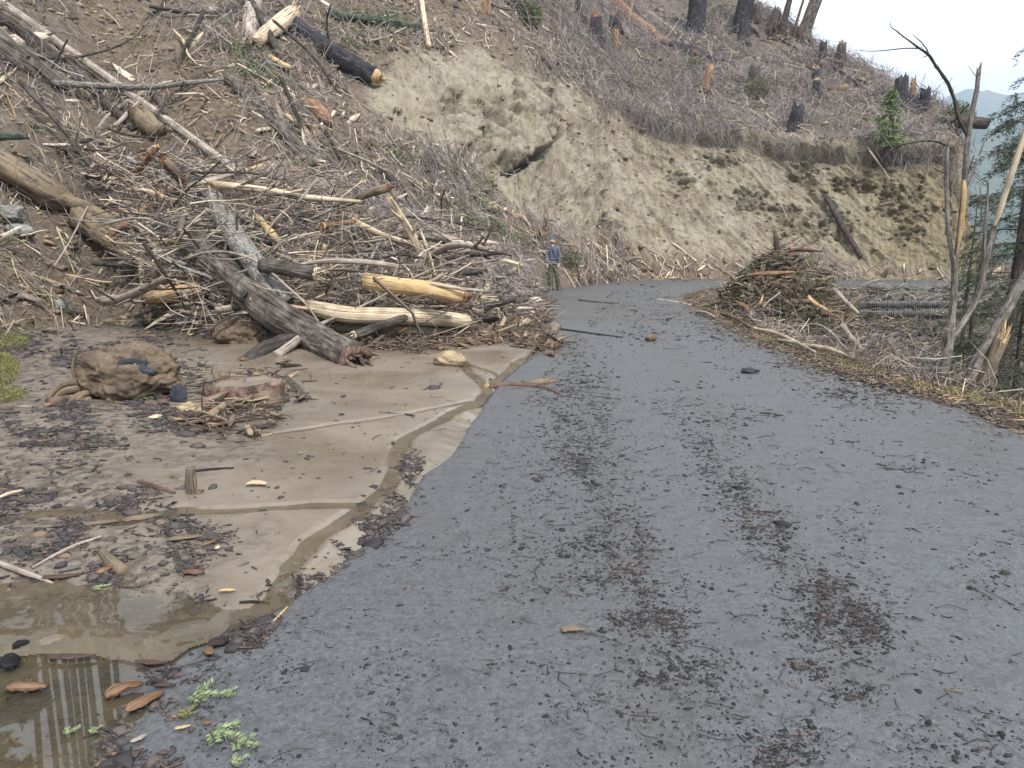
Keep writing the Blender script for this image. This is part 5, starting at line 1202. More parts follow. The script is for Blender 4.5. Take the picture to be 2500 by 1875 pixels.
g2_ = chips_mesh(p + dr * .06, unit(r.normal(size=(len(p), 3)) * np.array([1, .6, .3])), dr, L, L * .2, L * .06, 42)
stuff('stick_jumble', [g1_], TW_PILE, None, None, seed=43, parent=core)
stuff('bark_and_splinters', [g2_], TW_RED, None, None, seed=44, parent=core)
p, dr = onpile(1500, 0, .85); m = 26; t = r.uniform(0, 1, (len(p), m)); D = unit(dr * .4 + r.normal(size=p.shape) * .5 - [0, 0, .45]); Ls = r.uniform(.15, .45, len(p))
bp = (p[:, None] + dr[:, None] * .05 + D[:, None] * (t * Ls[:, None])[..., None]).reshape(-1, 3)
g3_ = blades_mesh(bp, (D[:, None] * .6 + r.normal(size=(len(p), m, 3)) * .5).reshape(-1, 3), r.uniform(.05, .1, len(bp)), r.uniform(.012, .02, len(bp)), 43)
stuff('fir_boughs', [g3_], TW_GREEN, None, None, seed=45, parent=core)
for k_, (pts, R_, mt, lb) in enumerate([
    ([(1830,672,17.9),(1870,668,17.7),(1935,665,17.8)], [.05,.07,.03], 'orange', 'torn orange slab on the left shoulder of the slash pile'),
    ([(1930,612,18.6),(1960,610,18.5),(2005,613,18.5)], [.03,.05,.02], 'redbark', 'bundle of reddish bark strips on the top of the slash pile'),
    ([(1800,738,17.6),(1815,748,17.4),(1826,758,17.3)], [.03,.07,.05], 'orange', 'orange bark chunk at the left foot of the slash pile'),
    ([(1975,725,17.3),(1990,740,17.1),(2018,757,17.0)], [.03,.045,.03], 'yellow', 'split yellow stick on the right flank of the slash pile'),
    ([(2040,710,17.5),(2070,740,17.2),(2095,765,17.0)], [.04,.045,.03], 'weather', 'pale stick sloping down right of the slash pile'),
    ([(2060,795,13.6),(2095,845,12.6),(2138,888,12.0)], [.04,.05,.045], 'weather', 'thick bleached stick leaning on the verge below the slash pile'),
    ([(1955,792,16.5),(2010,798,15.2),(2080,868,12.9),(2085,882,12.6)], [.02,.025,.025,.02], 'weather', 'curved grey stick arching over the verge below the slash pile'),
    ([(2000,880,12.6),(2060,868,12.2),(2110,850,12.2)], [.012,.014,.008], 'pale', 'thin pale stick by the moss strip'),
    ([(1845,752,17.2),(1856,740,17.1),(1862,724,17.2)], [.03,.04,.02], 'yellow', 'pale splinter leaning on the front of the slash pile'),
    ([(1960,640,17.8),(1975,690,17.4),(1950,740,17.2)], [.02,.025,.02], 'bark', 'dark branch hanging down the front of the slash pile')]):
    o, fr = tube('stick', [W(*q_) for q_ in pts], R_, mt, sides=9, seed=950 + k_, rough=.26, jag=(2, 2)); tag(o, lb, 'stick')

# retaining wall below the far road
RWM = M('grey_timber_lagging'); vv = RWM.coord(); nn = RWM.noise(vv, 8, 4, .6); RWM = RWM.done(RWM.mix(RWM.mapr(nn, .4, .6), srgb(118, 118, 116), srgb(84, 80, 76)), .8, nn, .4, .01)
a0, a1 = W(2100, 745, 28.7), W(2420, 745, 28.7)
Vw, Fw = [], []
def boxv(c, s): 
    q_ = np.array([(-1,-1,-1),(1,-1,-1),(1,1,-1),(-1,1,-1),(-1,-1,1),(1,-1,1),(1,1,1),(-1,1,1)], float) * np.array(s) / 2 + c
    f_ = np.array([(0,3,2,1),(4,5,6,7),(0,1,5,4),(1,2,6,5),(2,3,7,6),(3,0,4,7)]); return q_, f_
off = 0
for k_, tt in enumerate(np.linspace(0, 1, 62)):
    c = a0 + (a1 - a0) * tt; 
    for lev, zc in ((0, -.62), (1, -.95)):
        v_, f_ = boxv([c[0], c[1] - .22 * lev, zc + .01 * math.sin(k_ * 2.1)], [.03, .03, .27]); Vw.append(v_); Fw.append(f_ + off); off += 8
for lev, zc in ((0, -.62), (1, -.95)):
    v_, f_ = boxv([(a0[0] + a1[0]) / 2, a0[1] + .06 - .22 * lev, zc], [a1[0] - a0[0], .05, .25]); Vw.append(v_); Fw.append(f_ + off); off += 8
rw = mesh_obj('retaining_wall', np.concatenate(Vw), np.concatenate(Fw), RWM, smooth_=False); tag(rw, 'low ribbed grey retaining wall in two steps below the far road', 'retaining wall')

# ------------------------------------------------------------------ broken alders at the verge
def W9(px, py, Y=9.15): return W(px, py, Y)
tA = mesh_obj('broken_alder', *tube_mesh([W9(2303,938), W9(2305,900), W9(2314,850), W9(2320,800)], [.085,.066,.058,.05], sides=18, n=20, seed=501, rough=.05)[:2], MATS['alder'], uv=tube_mesh([W9(2303,938), W9(2305,900), W9(2314,850), W9(2320,800)], [.085,.066,.058,.05], sides=18, n=20, seed=501, rough=.05)[2])
tag(tA, 'forked alder with a bright torn strip, its snapped limbs rising from the verge', 'tree')
def limb(par, name, pts, R_, mt='alder', Y=9.15, **k):
    return tube(name, [W9(a_, b_, (c_[0] if c_ else Y)) for a_, b_, *c_ in pts], [q_ * (.95 if name == 'torn_strip' else .64) for q_ in R_], mt, par, sides=k.pop('sides', 12), seed=abs(hash((pts[0], pts[-1]))) % 997, **k)
limb(tA, 'stem', [(2320,812),(2325,760),(2330,700),(2330,652),(2322,610),(2315,560),(2312,500),(2311,430),(2313,365),(2318,338)], [.072,.066,.06,.052,.042,.04,.037,.034,.032,.026], jag=(0, 1.5))
limb(tA, 'stem', [(2329,664),(2336,620),(2344,560),(2350,500),(2356,430),(2360,370),(2366,320),(2374,270),(2383,228),(2387,200),(2389,178)], [.05,.048,.048,.046,.046,.048,.046,.042,.04,.038,.040], jag=(0, 2.5))
limb(tA, 'torn_strip', [(2335,626,9.09),(2341,590,9.07),(2347,550,9.06),(2352,500,9.07),(2354,456,9.09),(2354,440,9.1)], [.006,.02,.028,.028,.026,.012], 'yellow', rough=.03)
limb(tA, 'limb', [(2364,335),(2352,310),(2340,286),(2333,255),(2325,228),(2316,206),(2304,188),(2293,172),(2283,158),(2268,134),(2245,118),(2222,101),(2205,89),(2190,76),(2176,67),(2173,52),(2172,36)], [.036,.035,.034,.032,.03,.028,.027,.026,.026,.024,.020,.015,.012,.010,.008,.005,.003], 'bark', rough=.14)
limb(tA, 'limb', [(2245,118),(2210,118),(2180,121),(2150,124),(2120,125),(2087,121)], [.012,.010,.009,.008,.006,.003], 'bark', rough=.12)
limb(tA, 'limb', [(2283,158),(2270,140),(2262,120),(2250,104),(2235,90),(2226,82)], [.013,.012,.011,.009,.006,.003], 'bark', rough=.25)
limb(tA, 'limb', [(2310,356),(2290,347),(2262,344),(2235,347),(2205,353),(2178,359),(2140,357),(2102,354)], [.016,.016,.015,.014,.011,.009,.006,.003], 'mossy', rough=.2)
limb(tA, 'limb', [(2386,190),(2376,178),(2364,160)], [.008,.006,.003], 'bark')
limb(tA, 'limb', [(2322,302),(2340,284),(2352,268),(2365,254)], [.014,.016,.014,.008], 'char')
limb(tA, 'limb', [(2311,425),(2295,418),(2280,411)], [.012,.010,.006], 'bark')
for k_ in range(26):                                        # tufts and twigs on the arching limb
    r_ = np.random.default_rng(600 + k_); q_ = [(2325,228),(2316,206),(2304,188),(2293,172),(2283,158),(2268,134),(2245,118),(2222,101),(2205,89)][k_ % 9]
    e_ = (q_[0] + r_.uniform(-22, 16), q_[1] + r_.uniform(-22, 12)); limb(tA, 'twig', [q_, ((q_[0] + e_[0]) / 2 + r_.uniform(-3, 3), (q_[1] + e_[1]) / 2), e_], [.006, .004, .002], 'bark', sides=5, closed=False)
limb(tA, 'stem', [(2316,838),(2335,810),(2358,775),(2382,735),(2396,690),(2404,650),(2414,600),(2424,560),(2432,545)], [.06,.062,.062,.060,.056,.054,.052,.050,.04], jag=(0, 1))
limb(tA, 'stem', [(2404,645),(2403,600),(2405,560),(2410,500),(2412,450),(2404,440)], [.034,.032,.028,.024,.018,.014], jag=(0, 2))
limb(tA, 'torn_strip', [(2427,552,9.1),(2440,520,9.08),(2455,470,9.05),(2470,425,9.0),(2487,372,9.0),(2506,315,9.0),(2520,260,9.0)], [.018,.03,.033,.033,.034,.03,.02], 'pale', rough=.07)
limb(tA, 'limb', [(2363,452,9.6),(2380,410,9.6),(2398,360,9.6),(2415,315,9.6)], [.014,.018,.016,.010], 'lichen')
limb(tA, 'limb', [(2393,456,9.3),(2396,500,9.3),(2400,560,9.3)], [.010,.012,.012], 'lichen')
tBp = [(2366,940),(2372,915),(2392,873),(2418,833),(2440,790),(2462,750),(2485,705),(2520,655),(2560,600),(2600,520)]
V_, F_, uv_, _ = tube_mesh([W9(a_, b_, 9.0) for a_, b_ in tBp], [.085,.07,.066,.066,.064,.062,.06,.058,.055,.05], sides=16, seed=511, rough=.05)
tag(mesh_obj('leaning_alder', V_, F_, MATS['alder'], uv=uv_), 'grey alder trunk leaning right out of the frame beside the split stub', 'tree')
V_, F_, uv_, fr_ = tube_mesh([W9(2402,945, 8.9), W9(2410,918, 8.9), W9(2428,870, 8.9), W9(2444,830, 8.9)], [.09,.075,.072,.07], sides=18, seed=512, rough=.1, jag=(0, 1.2))
tC = tag(mesh_obj('split_stub', V_, F_, MATS['mudlog'], uv=uv_), 'short split tree stub with a torn pale top behind the leaning alder', 'stump'); broken_end(tC, fr_, 1, 'yellow', 2.0, 12)

# ------------------------------------------------------------------ conifers
TW_LIMEFIR = twig_material('young_fir_needles', [(0, srgb(96, 112, 78)), (.5, srgb(128, 144, 98)), (1, srgb(158, 168, 122))])
def conifer(label, base, h, rt, nb_, bl, seed, mat=TW_TREE, dens=40, zlo=.1, sparse=.0, group=None, blade=(.05, .09, .012, .02), cat='tree', name='hemlock_tree', lean=(0, 0), droop=.5):
    r = np.random.default_rng(seed); b = np.array(base, float)
    tp = b + np.array([lean[0], lean[1], h]); n = 12
    pts = [b + (tp - b) * t + r.normal(size=3) * .03 * [1, 1, 0] for t in np.linspace(0, 1, 5)]
    V_, F_, uv_, fr = tube_mesh(pts, [rt, rt * .8, rt * .6, rt * .35, .012], sides=12, n=30, seed=seed, rough=.06)
    root = bpy.data.objects.new(name, None); COL.objects.link(root); root.location = b; root.empty_display_size = .2
    mesh_obj('trunk', V_, F_, MATS['darkbark'], parent=root, uv=uv_)
    # branches
    tt = zlo + (1 - zlo) * r.uniform(0, 1, nb_) ** .9; an = r.uniform(0, 6.28, nb_); ln_ = bl * (1.05 - tt) ** .8 * r.uniform(.4, 1.1, nb_)
    BP, BD, Lc = [], [], []; TV, TF = [], []; off = 0
    for k in range(nb_):
        p0 = b + (tp - b) * tt[k]; d = np.array([math.cos(an[k]), math.sin(an[k]), .15]); 
        Pk = [p0 + d * ln_[k] * s - np.array([0, 0, droop * ln_[k] * s * s * .6]) for s in (0, .35, .7, 1.0)]
        V2, F2, _, f2 = tube_mesh(Pk, [max(.012 * ln_[k], .006), .003], sides=5, n=6, seed=seed + k, closed=False); TV.append(V2); TF.append(F2[0] + off); off += len(V2)
        if r.uniform() < sparse: continue
        # hanging side sprays
        ns = max(4, int(11 * ln_[k])); s_ = r.uniform(.2, 1, ns)
        c = spline(Pk, 20)[np.minimum((s_ * 19).astype(int), 19)]; sd_ = np.array([-d[1], d[0], 0]); side = np.sign(r.normal(size=ns))
        sdir = unit(d[None] * .7 + sd_[None] * side[:, None] * .8 + np.array([0, 0, -.35]) + r.normal(size=(ns, 3)) * .2); sl_ = .42 * ln_[k] * (1.15 - s_) + .12
        m = int(dens * .5); u = r.uniform(0, 1, (ns, m))
        pts_ = (c[:, None] + sdir[:, None] * (u * sl_[:, None])[..., None] + np.array([0, 0, -1]) * (u * u * .12)[..., None] + r.normal(size=(ns, m, 3)) * .018).reshape(-1, 3)
        dirs = (sdir[:, None] * .7 + sd_[None, None] * r.normal(size=(ns, m, 1)) * .6 + r.normal(size=(ns, m, 3)) * .3 + [0, 0, -.15]).reshape(-1, 3)
        BP.append(pts_); BD.append(dirs)
        for q in range(ns):
            V3, F3, _, _ = tube_mesh([c[q], c[q] + sdir[q] * sl_[q]], [.004, .002], sides=3, n=2, seed=1, closed=False, rough=0); TV.append(V3); TF.append(F3[0] + off); off += len(V3)
    V2 = np.concatenate(TV); tag(mesh_obj('branches', V2, np.concatenate(TF), MATS['darkbark'], parent=root, uv=V2[:, :2]), kind='stuff')
    BP = np.concatenate(BP); BD = np.concatenate(BD)
    stuffm = blades_mesh(BP, BD, r.uniform(blade[0], blade[1], len(BP)), r.uniform(blade[2], blade[3], len(BP)), seed)
    o = stuff('foliage', [stuffm], mat, None, None, seed=seed, parent=root); del o['kind']
    return tag(root, label, cat, group)
def cz(px, Y, dz=0): 
    q_ = W(px, 800, Y); return np.array([q_[0], Y, ground_z(np.array([q_[0]]), np.array([Y]))[0][0] + dz])
conifer('dark trunked hemlock rising from the hollow just behind the leaning alder', cz(2468, 13.5, -.3), 8.2, .17, 70, 1.9, 701, dens=44)
conifer('ragged hemlock in the middle distance right of the forked alder', cz(2436, 17.5, -.3), 9.5, .14, 64, 2.2, 702, dens=40, lean=(.6, 0))
conifer('hemlock at the right frame edge with the lowest boughs', cz(2560, 11, -.3), 8.5, .16, 66, 1.9, 703, dens=46)
conifer('thin young hemlock seen between the forked alder stems', cz(2375, 21, -.3), 7, .08, 50, 1.5, 704, dens=34)
conifer('tall hemlock at the right edge reaching above the others', cz(2545, 16, -.3), 13, .18, 70, 2.6, 705, dens=44)
conifer('small drooping hemlock low in the hollow by the right edge', cz(2500, 9.6, -.2), 2.6, .05, 34, .95, 706, dens=40, blade=(.03, .06, .008, .013))
conifer('slim hemlock leaning against the end of the cut bank', cz(2352, 27, -.3), 5.8, .08, 36, 1.3, 707, dens=30, blade=(.06, .1, .015, .025))
b_ = hit(2168, 352); conifer('lone bright green young fir growing at the lip of the cut bank', b_ - [0, 0, .2], 2.7, .05, 80, 1.05, 720, mat=TW_LIMEFIR, dens=34, zlo=.04, blade=(.08, .14, .03, .05), name='young_fir', droop=.1)
def bush(label, px, py, s, seed, name='bush', mat=TW_GREEN, n=5200):
    r = np.random.default_rng(seed); c = hit(px, py) + [0, -.1, s * .35]
    d = unit(r.normal(size=(n, 3))); rr_ = s * (.25 + .75 * r.uniform(0, 1, (n, 1)) ** .5) * (1 + .35 * fbm(d[:, 0] * 2, d[:, 1] * 2, d[:, 2] * 2, seed, 3)[:, None])
    root = bpy.data.objects.new(name, None); COL.objects.link(root); root.location = c
    V1 = blades_mesh(c + d * rr_ * [1, 1, .85], d + r.normal(size=(n, 3)) * .5, r.uniform(.07, .15, n), r.uniform(.02, .045, n), seed); o = stuff('foliage', [V1], mat, seed=seed, parent=root); del o['kind']
    k = 30; dk = unit(r.normal(size=(k, 3)) + [0, 0, .5]); V1 = sticks_mesh(c + dk * s * .35, dk, s * .9, .02, .1, 4, 3, .3, seed); stuff('twigs', [V1], TW_GREY, seed=seed, parent=root)['kind'] = 'stuff'
    return tag(root, label, 'bush')
bush('round green bush alone on the grey slope at the top edge', 1286, 52, .72, 731)
bush('low green bush under the burnt black log', 1692, 178, .75, 732, n=3000)
bush('low green clump in grey brush below the orange torn stump', 1846, 232, .75, 733, n=3000)
bush('small dark conifer clump at the right tip of the hill', 2330, 305, .9, 734)
bush('pale green sapling clump beside the standing man', 1392, 640, .42, 735, n=650)

# ------------------------------------------------------------------ bare burnt stand on the crest above the left slope (mirrored in the puddle)
BK = []
rs = np.random.default_rng(55)
cpx = [-142,-104,-96,-52,-30,-6,12,40,48,76,100]
for k_, px0 in enumerate(cpx):
    col = np.argmin(np.abs(pxq - px0)); rowi = np.argmin(np.abs(rows - (8.9 + .25 * math.sin(k_ * 3)))); b = H[rowi, col]
    h = rs.uniform(19, 27); root = tag(bpy.data.objects.new('burnt_tree', None), 'tall limbless burnt tree standing on the crest above the left slope', 'tree', 'burnt trees standing on the crest'); COL.objects.link(root); root.location = b
    V_, F_, uv_, fr = tube_mesh([b - [0, 0, .5], b + [rs.normal() * .2, 0, h * .5], b + [rs.normal() * .5, 0, h]], [.13, .11, .05], sides=8, seed=800 + k_); mesh_obj('trunk', V_, F_, MATS['darkbark'], parent=root, uv=uv_)
    q = 70; tt = rs.uniform(.3, .98, q); an = rs.uniform(0, 6.28, q); D = np.stack([np.cos(an), np.sin(an), -.25 + 0 * an], 1); L = 2.4 * (1.15 - tt)
    V1 = sticks_mesh(b + np.array([0, 0, h]) * tt[:, None] + D * L[:, None] * .5, D, L, .022, .12, 3, 3, .3, k_); stuff('limbs', [V1], TW_GREY, seed=k_, parent=root)['kind'] = 'stuff'

# ------------------------------------------------------------------ mud clods and crumbs on the road
r = np.random.default_rng(61)
def ground_pts(n, wf, r=r, pxr=(-250, 2750), pyr=(640, 2050)):
    out = []; c = 0
    while c < n:
        m = 60000; q_ = r.uniform(0, 1, (2, m)); PXs = pxr[0] + (pxr[1] - pxr[0]) * q_[0]; PYs = pyr[0] + (pyr[1] - pyr[0]) * q_[1]
        k = r.uniform(0, 1, m) < wf(PXs, PYs); PXs, PYs = PXs[k], PYs[k]
        X = (PXs - 1250) / F; Uu = (937.5 - PYs) / F; dy = CP + SP * Uu; dz = -SP + CP * Uu; ok = dz < -.03; t = -CAM_H / np.where(ok, dz, -1)
        out.append(np.stack([X * t, dy * t, PXs, PYs], 1)[ok]); c += ok.sum()
    return np.concatenate(out)[:n]
def place(a):
    return np.array([[x_, y_, gz(x_, y_)] for x_, y_ in a[:, :2]])
tracks = [(dd([(1240,760),(1290,900),(1300,1050),(1380,1230),(1440,1340)]), 60), (dd([(1500,900),(1600,1080),(1740,1260),(1880,1360)]), 55), (dd([(1220,640),(1480,680),(1700,760),(1900,850)]), 40), (dd([(1150,800),(1200,900),(1250,1000)]), 60)]
blobs = [(1700,1610,60,40),(1480,1440,110,40),(1800,1330,90,60),(1380,1340,70,20),(1290,1250,60,20),(1850,1500,50,18),(1270,1180,80,30),(1760,1440,40,20),(1200,840,90,20),(1380,720,110,14),(1240,990,60,40),(1650,1150,50,30),(1960,1010,60,12),(1600,900,60,14),(1820,850,80,14)]
def clodw(px, py):
    w_ = .008 + .05 * smooth(-.1, .5, fbm(px / 160, py / 90, 0, 191, 3)) + .0 * px
    for tp_, wd in tracks: w_ = w_ + .28 * np.exp(-(seg_dist(px, py, tp_) / wd) ** 2) * (.4 + smooth(-.2, .4, fbm(px / 38, py / 60, 0, 193, 4)))
    for a_, b_, rx, ry in blobs: w_ = w_ + .36 * np.exp(-((px - a_ * 1.13) / (rx * 1.13)) ** 2 - ((py - b_ * 1.13) / (ry * 1.13)) ** 2) * (.3 + 1.2 * smooth(-.05, .3, fbm(px / 30, py / 16, 0, 195, 3)))
    return np.clip(w_, 0, 1) * (poly_sd((px), (py), dd([(1345,600),(1100,900),(980,1100),(740,1290),(420,1420),(420,1850),(2400,1850),(2400,900),(1900,760),(1600,640)])) > 0) * smooth(600, 900, py + 200)
a = ground_pts(24000, clodw); P = place(a); di = np.hypot(P[:, 0], P[:, 1])
s = ((.0013 + .00048 * di) * r.gamma(1.1, .7, len(P)) + .0006) * np.where(r.uniform(size=len(P)) < .02, 1.8, 1); S = s[:, None] * np.stack([r.uniform(.8, 1.9, len(P)), r.uniform(.7, 1.2, len(P)), r.uniform(.4, .8, len(P))], 1)
stuff('mud_clods', [lumps_mesh(P + [0, 0, .001], S, 61, .32)], TW_MUD, 'dark clods and crumbs of mud scattered over the asphalt', 'mud', seed=61)
a = ground_pts(2600, lambda x_, y_: clodw(x_, y_) * .9 + .008 * (x_ > 900)); P = place(a); di = np.hypot(P[:, 0], P[:, 1]); L = (.02 + .010 * di) * r.gamma(1.8, .5, len(P))
stuff('road_straw', [sticks_mesh(P + [0, 0, .004], unit(np.stack([r.normal(size=len(P)), r.normal(size=len(P)) * .6, np.zeros(len(P))], 1)), L, (.0008 + .00045 * di) * r.uniform(.5, 1.5, len(P)), .1, 3, 2, .5, 62)], TW_BARK, 'wet needles and twig fragments flattened on the asphalt', 'litter', seed=62)

# ------------------------------------------------------------------ debris on the mud
MUDP = dd([(-200,680),(300,690),(520,780),(760,800),(960,740),(1190,760),(1080,880),(1000,1000),(860,1150),(640,1300),(560,1400),(430,1450),(440,1700),(-300,1700)])
ROUGHP = dd([(-200,660),(280,660),(470,800),(660,860),(520,940),(260,980),(330,1090),(520,1180),(420,1230),(480,1340),(560,1370),(420,1500),(400,1700),(-300,1700)])
EDGEL = dd([(1090,1080),(860,1000)]) 
def mudw(px, py):
    w_ = .007 + .5 * smooth(-30, 60, poly_sd(px, py, ROUGHP)) * (.06 + 1.3 * smooth(-.05, .4, fbm(px / 90, py / 38, 0, 197, 5)))
    w_ = w_ + .9 * np.exp(-(seg_dist(px, py, dd([(880,1020),(850,1110),(760,1190),(680,1230),(600,1330),(520,1400),(470,1480)])) / 34) ** 2) * smooth(-.2, .3, fbm(px / 50, py / 30, 0, 199, 3))
    return np.clip(w_, 0, 1) * (poly_sd(px, py, MUDP) > 0) * np.where((py > 1590) & (px > 300), .14, 1.0)
a = ground_pts(9500, mudw, pyr=(740, 1900)); P = place(a); di = np.hypot(P[:, 0], P[:, 1]); L = (.004 + .003 * di) * r.gamma(1.2, .8, len(P)) + .004
N_ = unit(r.normal(size=(len(P), 3)) * .35 + [0, 0, 1]); D = unit(np.stack([r.normal(size=len(P)), r.normal(size=len(P)) * .6, r.normal(size=len(P)) * .1], 1))
g1_ = chips_mesh(P + [0, 0, .004], D, N_, L, L * r.uniform(.2, .6, len(P)), L * .10 + .002, 63)
a = ground_pts(5000, mudw, pyr=(740, 1900)); P = place(a); di = np.hypot(P[:, 0], P[:, 1]); s = (.003 + .0014 * di) * r.gamma(1.6, .7, len(P))
g2_ = lumps_mesh(P + [0, 0, .002], s[:, None] * np.array([1.5, 1, .6]), 64, .3)
stuff('bark_crumbs', [g1_, g2_], TW_BARK, 'dark bark crumbs and chips lying in the wet mud', 'litter', seed=64)
a = ground_pts(1700, mudw, pyr=(740, 1900)); P = place(a); di = np.hypot(P[:, 0], P[:, 1]); L = (.016 + .016 * di) * r.gamma(2, .5, len(P))
stuff('washed_twigs', [sticks_mesh(P + [0, 0, .01], unit(np.stack([r.normal(size=len(P)) * 1.2, r.normal(size=len(P)) * .6, r.normal(size=len(P)) * .12], 1)), L, (.0008 + .0005 * di) * r.uniform(.5, 1.8, len(P)), .07, 4, 3, .4, 65)], TW_BARK, 'small washed out twigs on the mud', 'twigs', seed=66)
# line of wreckage at the water line between pile and road
def linew(px, py): return np.clip(np.exp(-(seg_dist(px, py, dd([(760,750),(900,745),(1000,735),(1090,728),(1190,745)])) / 16) ** 2) + .8 * (poly_sd(px, py, dd([(990,700),(1185,640),(1190,700),(1120,730),(1000,745)])) > 0) + .03 * (poly_sd(px, py, dd([(480,820),(640,790),(700,850),(660,880),(560,960),(380,960)])) > 0), 0, 1)
a = ground_pts(1800, linew, pxr=(450, 1400), pyr=(690, 1100)); P = place(a); L = r.gamma(2, .07, len(P)) + .05
stuff('wreckage_line', [sticks_mesh(P + np.array([0, 0, .04]) * r.uniform(0, 2.5, (len(P), 1)), unit(r.normal(size=(len(P), 3)) * [1.3, .8, .3]), L * 2, .009 * r.uniform(.4, 1.6, len(P)), .1, 4, 3, .5, 67), chips_mesh(P[:1500] + np.array([0, 0, .03]) * r.uniform(0, 2.5, (1500, 1)), unit(r.normal(size=(1500, 3)) * [1, 1, .3]), unit(r.normal(size=(1500, 3)) * .4 + [0, 0, 1]), L[:1500], L[:1500] * .3, L[:1500] * .08, 68)], TW_RED, 'reddish bark and sticks washed up where the pile meets the silt', 'litter', seed=67)

def chip(label, px, py, len_px, w_px, ang, mt, th=.25, name='wood_chip', cat='wood chip', dz=.01, tilt=0.0):
    """one splintered slab lying on the ground; sizes measured in photo pixels at its place"""
    c = gpt(px, py, 0); c[2] = max(c[2], -.03) + dz; sc_ = math.hypot(c[1], CAM_H) / F; L_ = len_px * sc_; W_ = w_px * sc_ * 1.3
    SEED[0] += 1; r_ = np.random.default_rng(SEED[0]); n = 9; t = np.linspace(0, 1, n)
    wd = W_ * .5 * np.clip(np.minimum((t + .3) * 2.6, (1.25 - t) * 1.8), 0, 1) * (1 + .13 * r_.normal(size=n)); thk = W_ * th * np.clip(np.minimum((t + .1) * 3, (1.1 - t) * 2.5), .15, 1)
    bend_ = .06 * L_ * np.sin(t * 3.1) * r_.normal()
    an_ = np.arange(8) * math.pi / 4; cs, sn = np.cos(an_), np.sin(an_)
    V = np.stack([np.broadcast_to(((t - .5) * L_)[:, None], (n, 8)) + r_.normal(size=(n, 8)) * L_ * .012, wd[:, None] * cs + bend_[:, None], thk[:, None] * np.where(sn > 0, sn, sn * .6) * .9 + ((t - .5) * L_ * math.tan(tilt))[:, None] + r_.normal(size=(n, 8)) * W_ * .02], -1)
    A_ = math.radians(ang); ca, sa = math.cos(A_), math.sin(A_); V = np.stack([V[..., 0] * ca - V[..., 1] * sa, V[..., 0] * sa + V[..., 1] * ca, V[..., 2]], -1) + c + [0, 0, W_ * th * .5]
    uv = np.stack([np.tile(np.abs(an_ / 6.28 - .5), n), np.repeat(t * L_ * 3, 8)], 1); k = np.arange(8)
    V = np.vstack([V.reshape(-1, 3), V[0].mean(0), V[-1].mean(0)]); uv = np.vstack([uv, [0, 0], [0, 1]]); m = n * 8
    return tag(mesh_obj(name, V, [grid_faces(n, 8, True), np.concatenate([np.stack([(k + 1) % 8, k, np.full(8, m)], 1), np.stack([k + m - 8, (k + 1) % 8 + m - 8, np.full(8, m + 1)], 1)])], MATS[mt], uv=uv, smooth_=False), label, cat)
def sprig(label, px, py, size_px, ang, mat=TW_FERN, n=3):
    c = gpt(px, py, .012); c[2] = max(c[2], -.02); sc_ = math.hypot(c[1], CAM_H) / F; L_ = size_px * sc_; SEED[0] += 1; r_ = np.random.default_rng(SEED[0]); BP, BD = [], []; SV = []
    for k in range(n):
        A_ = math.radians(ang) + (k - (n - 1) / 2) * .7 + r_.normal() * .15; d = np.array([math.cos(A_), math.sin(A_), .12]); l_ = L_ * (1 if k == n // 2 else .65); sd_ = np.array([-d[1], d[0], 0])
        m = int(110 * l_ / max(L_, 1e-6)); t = r_.uniform(.1, 1, m); side = np.sign(r_.normal(size=m))[:, None]
        st = c + d * l_ * .15 * 0
        BP.append(st + d * (t * l_)[:, None]); BD.append(d * .7 + sd_ * side + r_.normal(size=(m, 3)) * .2 + [0, 0, .25]); SV.append((st, d, l_))
    BP = np.concatenate(BP); BD = np.concatenate(BD); g = blades_mesh(BP, BD, .22 * L_ * r_.uniform(.7, 1.1, len(BP)), .022 * L_ + .0007, SEED[0])
    root = stuff('fir_sprig', [g], mat, label, 'sprig', seed=SEED[0], kind=None)
    V1 = sticks_mesh(np.array([s_[0] + s_[1] * s_[2] * .5 for s_ in SV]), np.array([s_[1] for s_ in SV]), np.array([s_[2] for s_ in SV]), .012 * L_ + .0004, .03, 5, 3, .4, 3); stuff('stem', [V1], TW_BARK, seed=3, parent=root, kind=None)
    return root
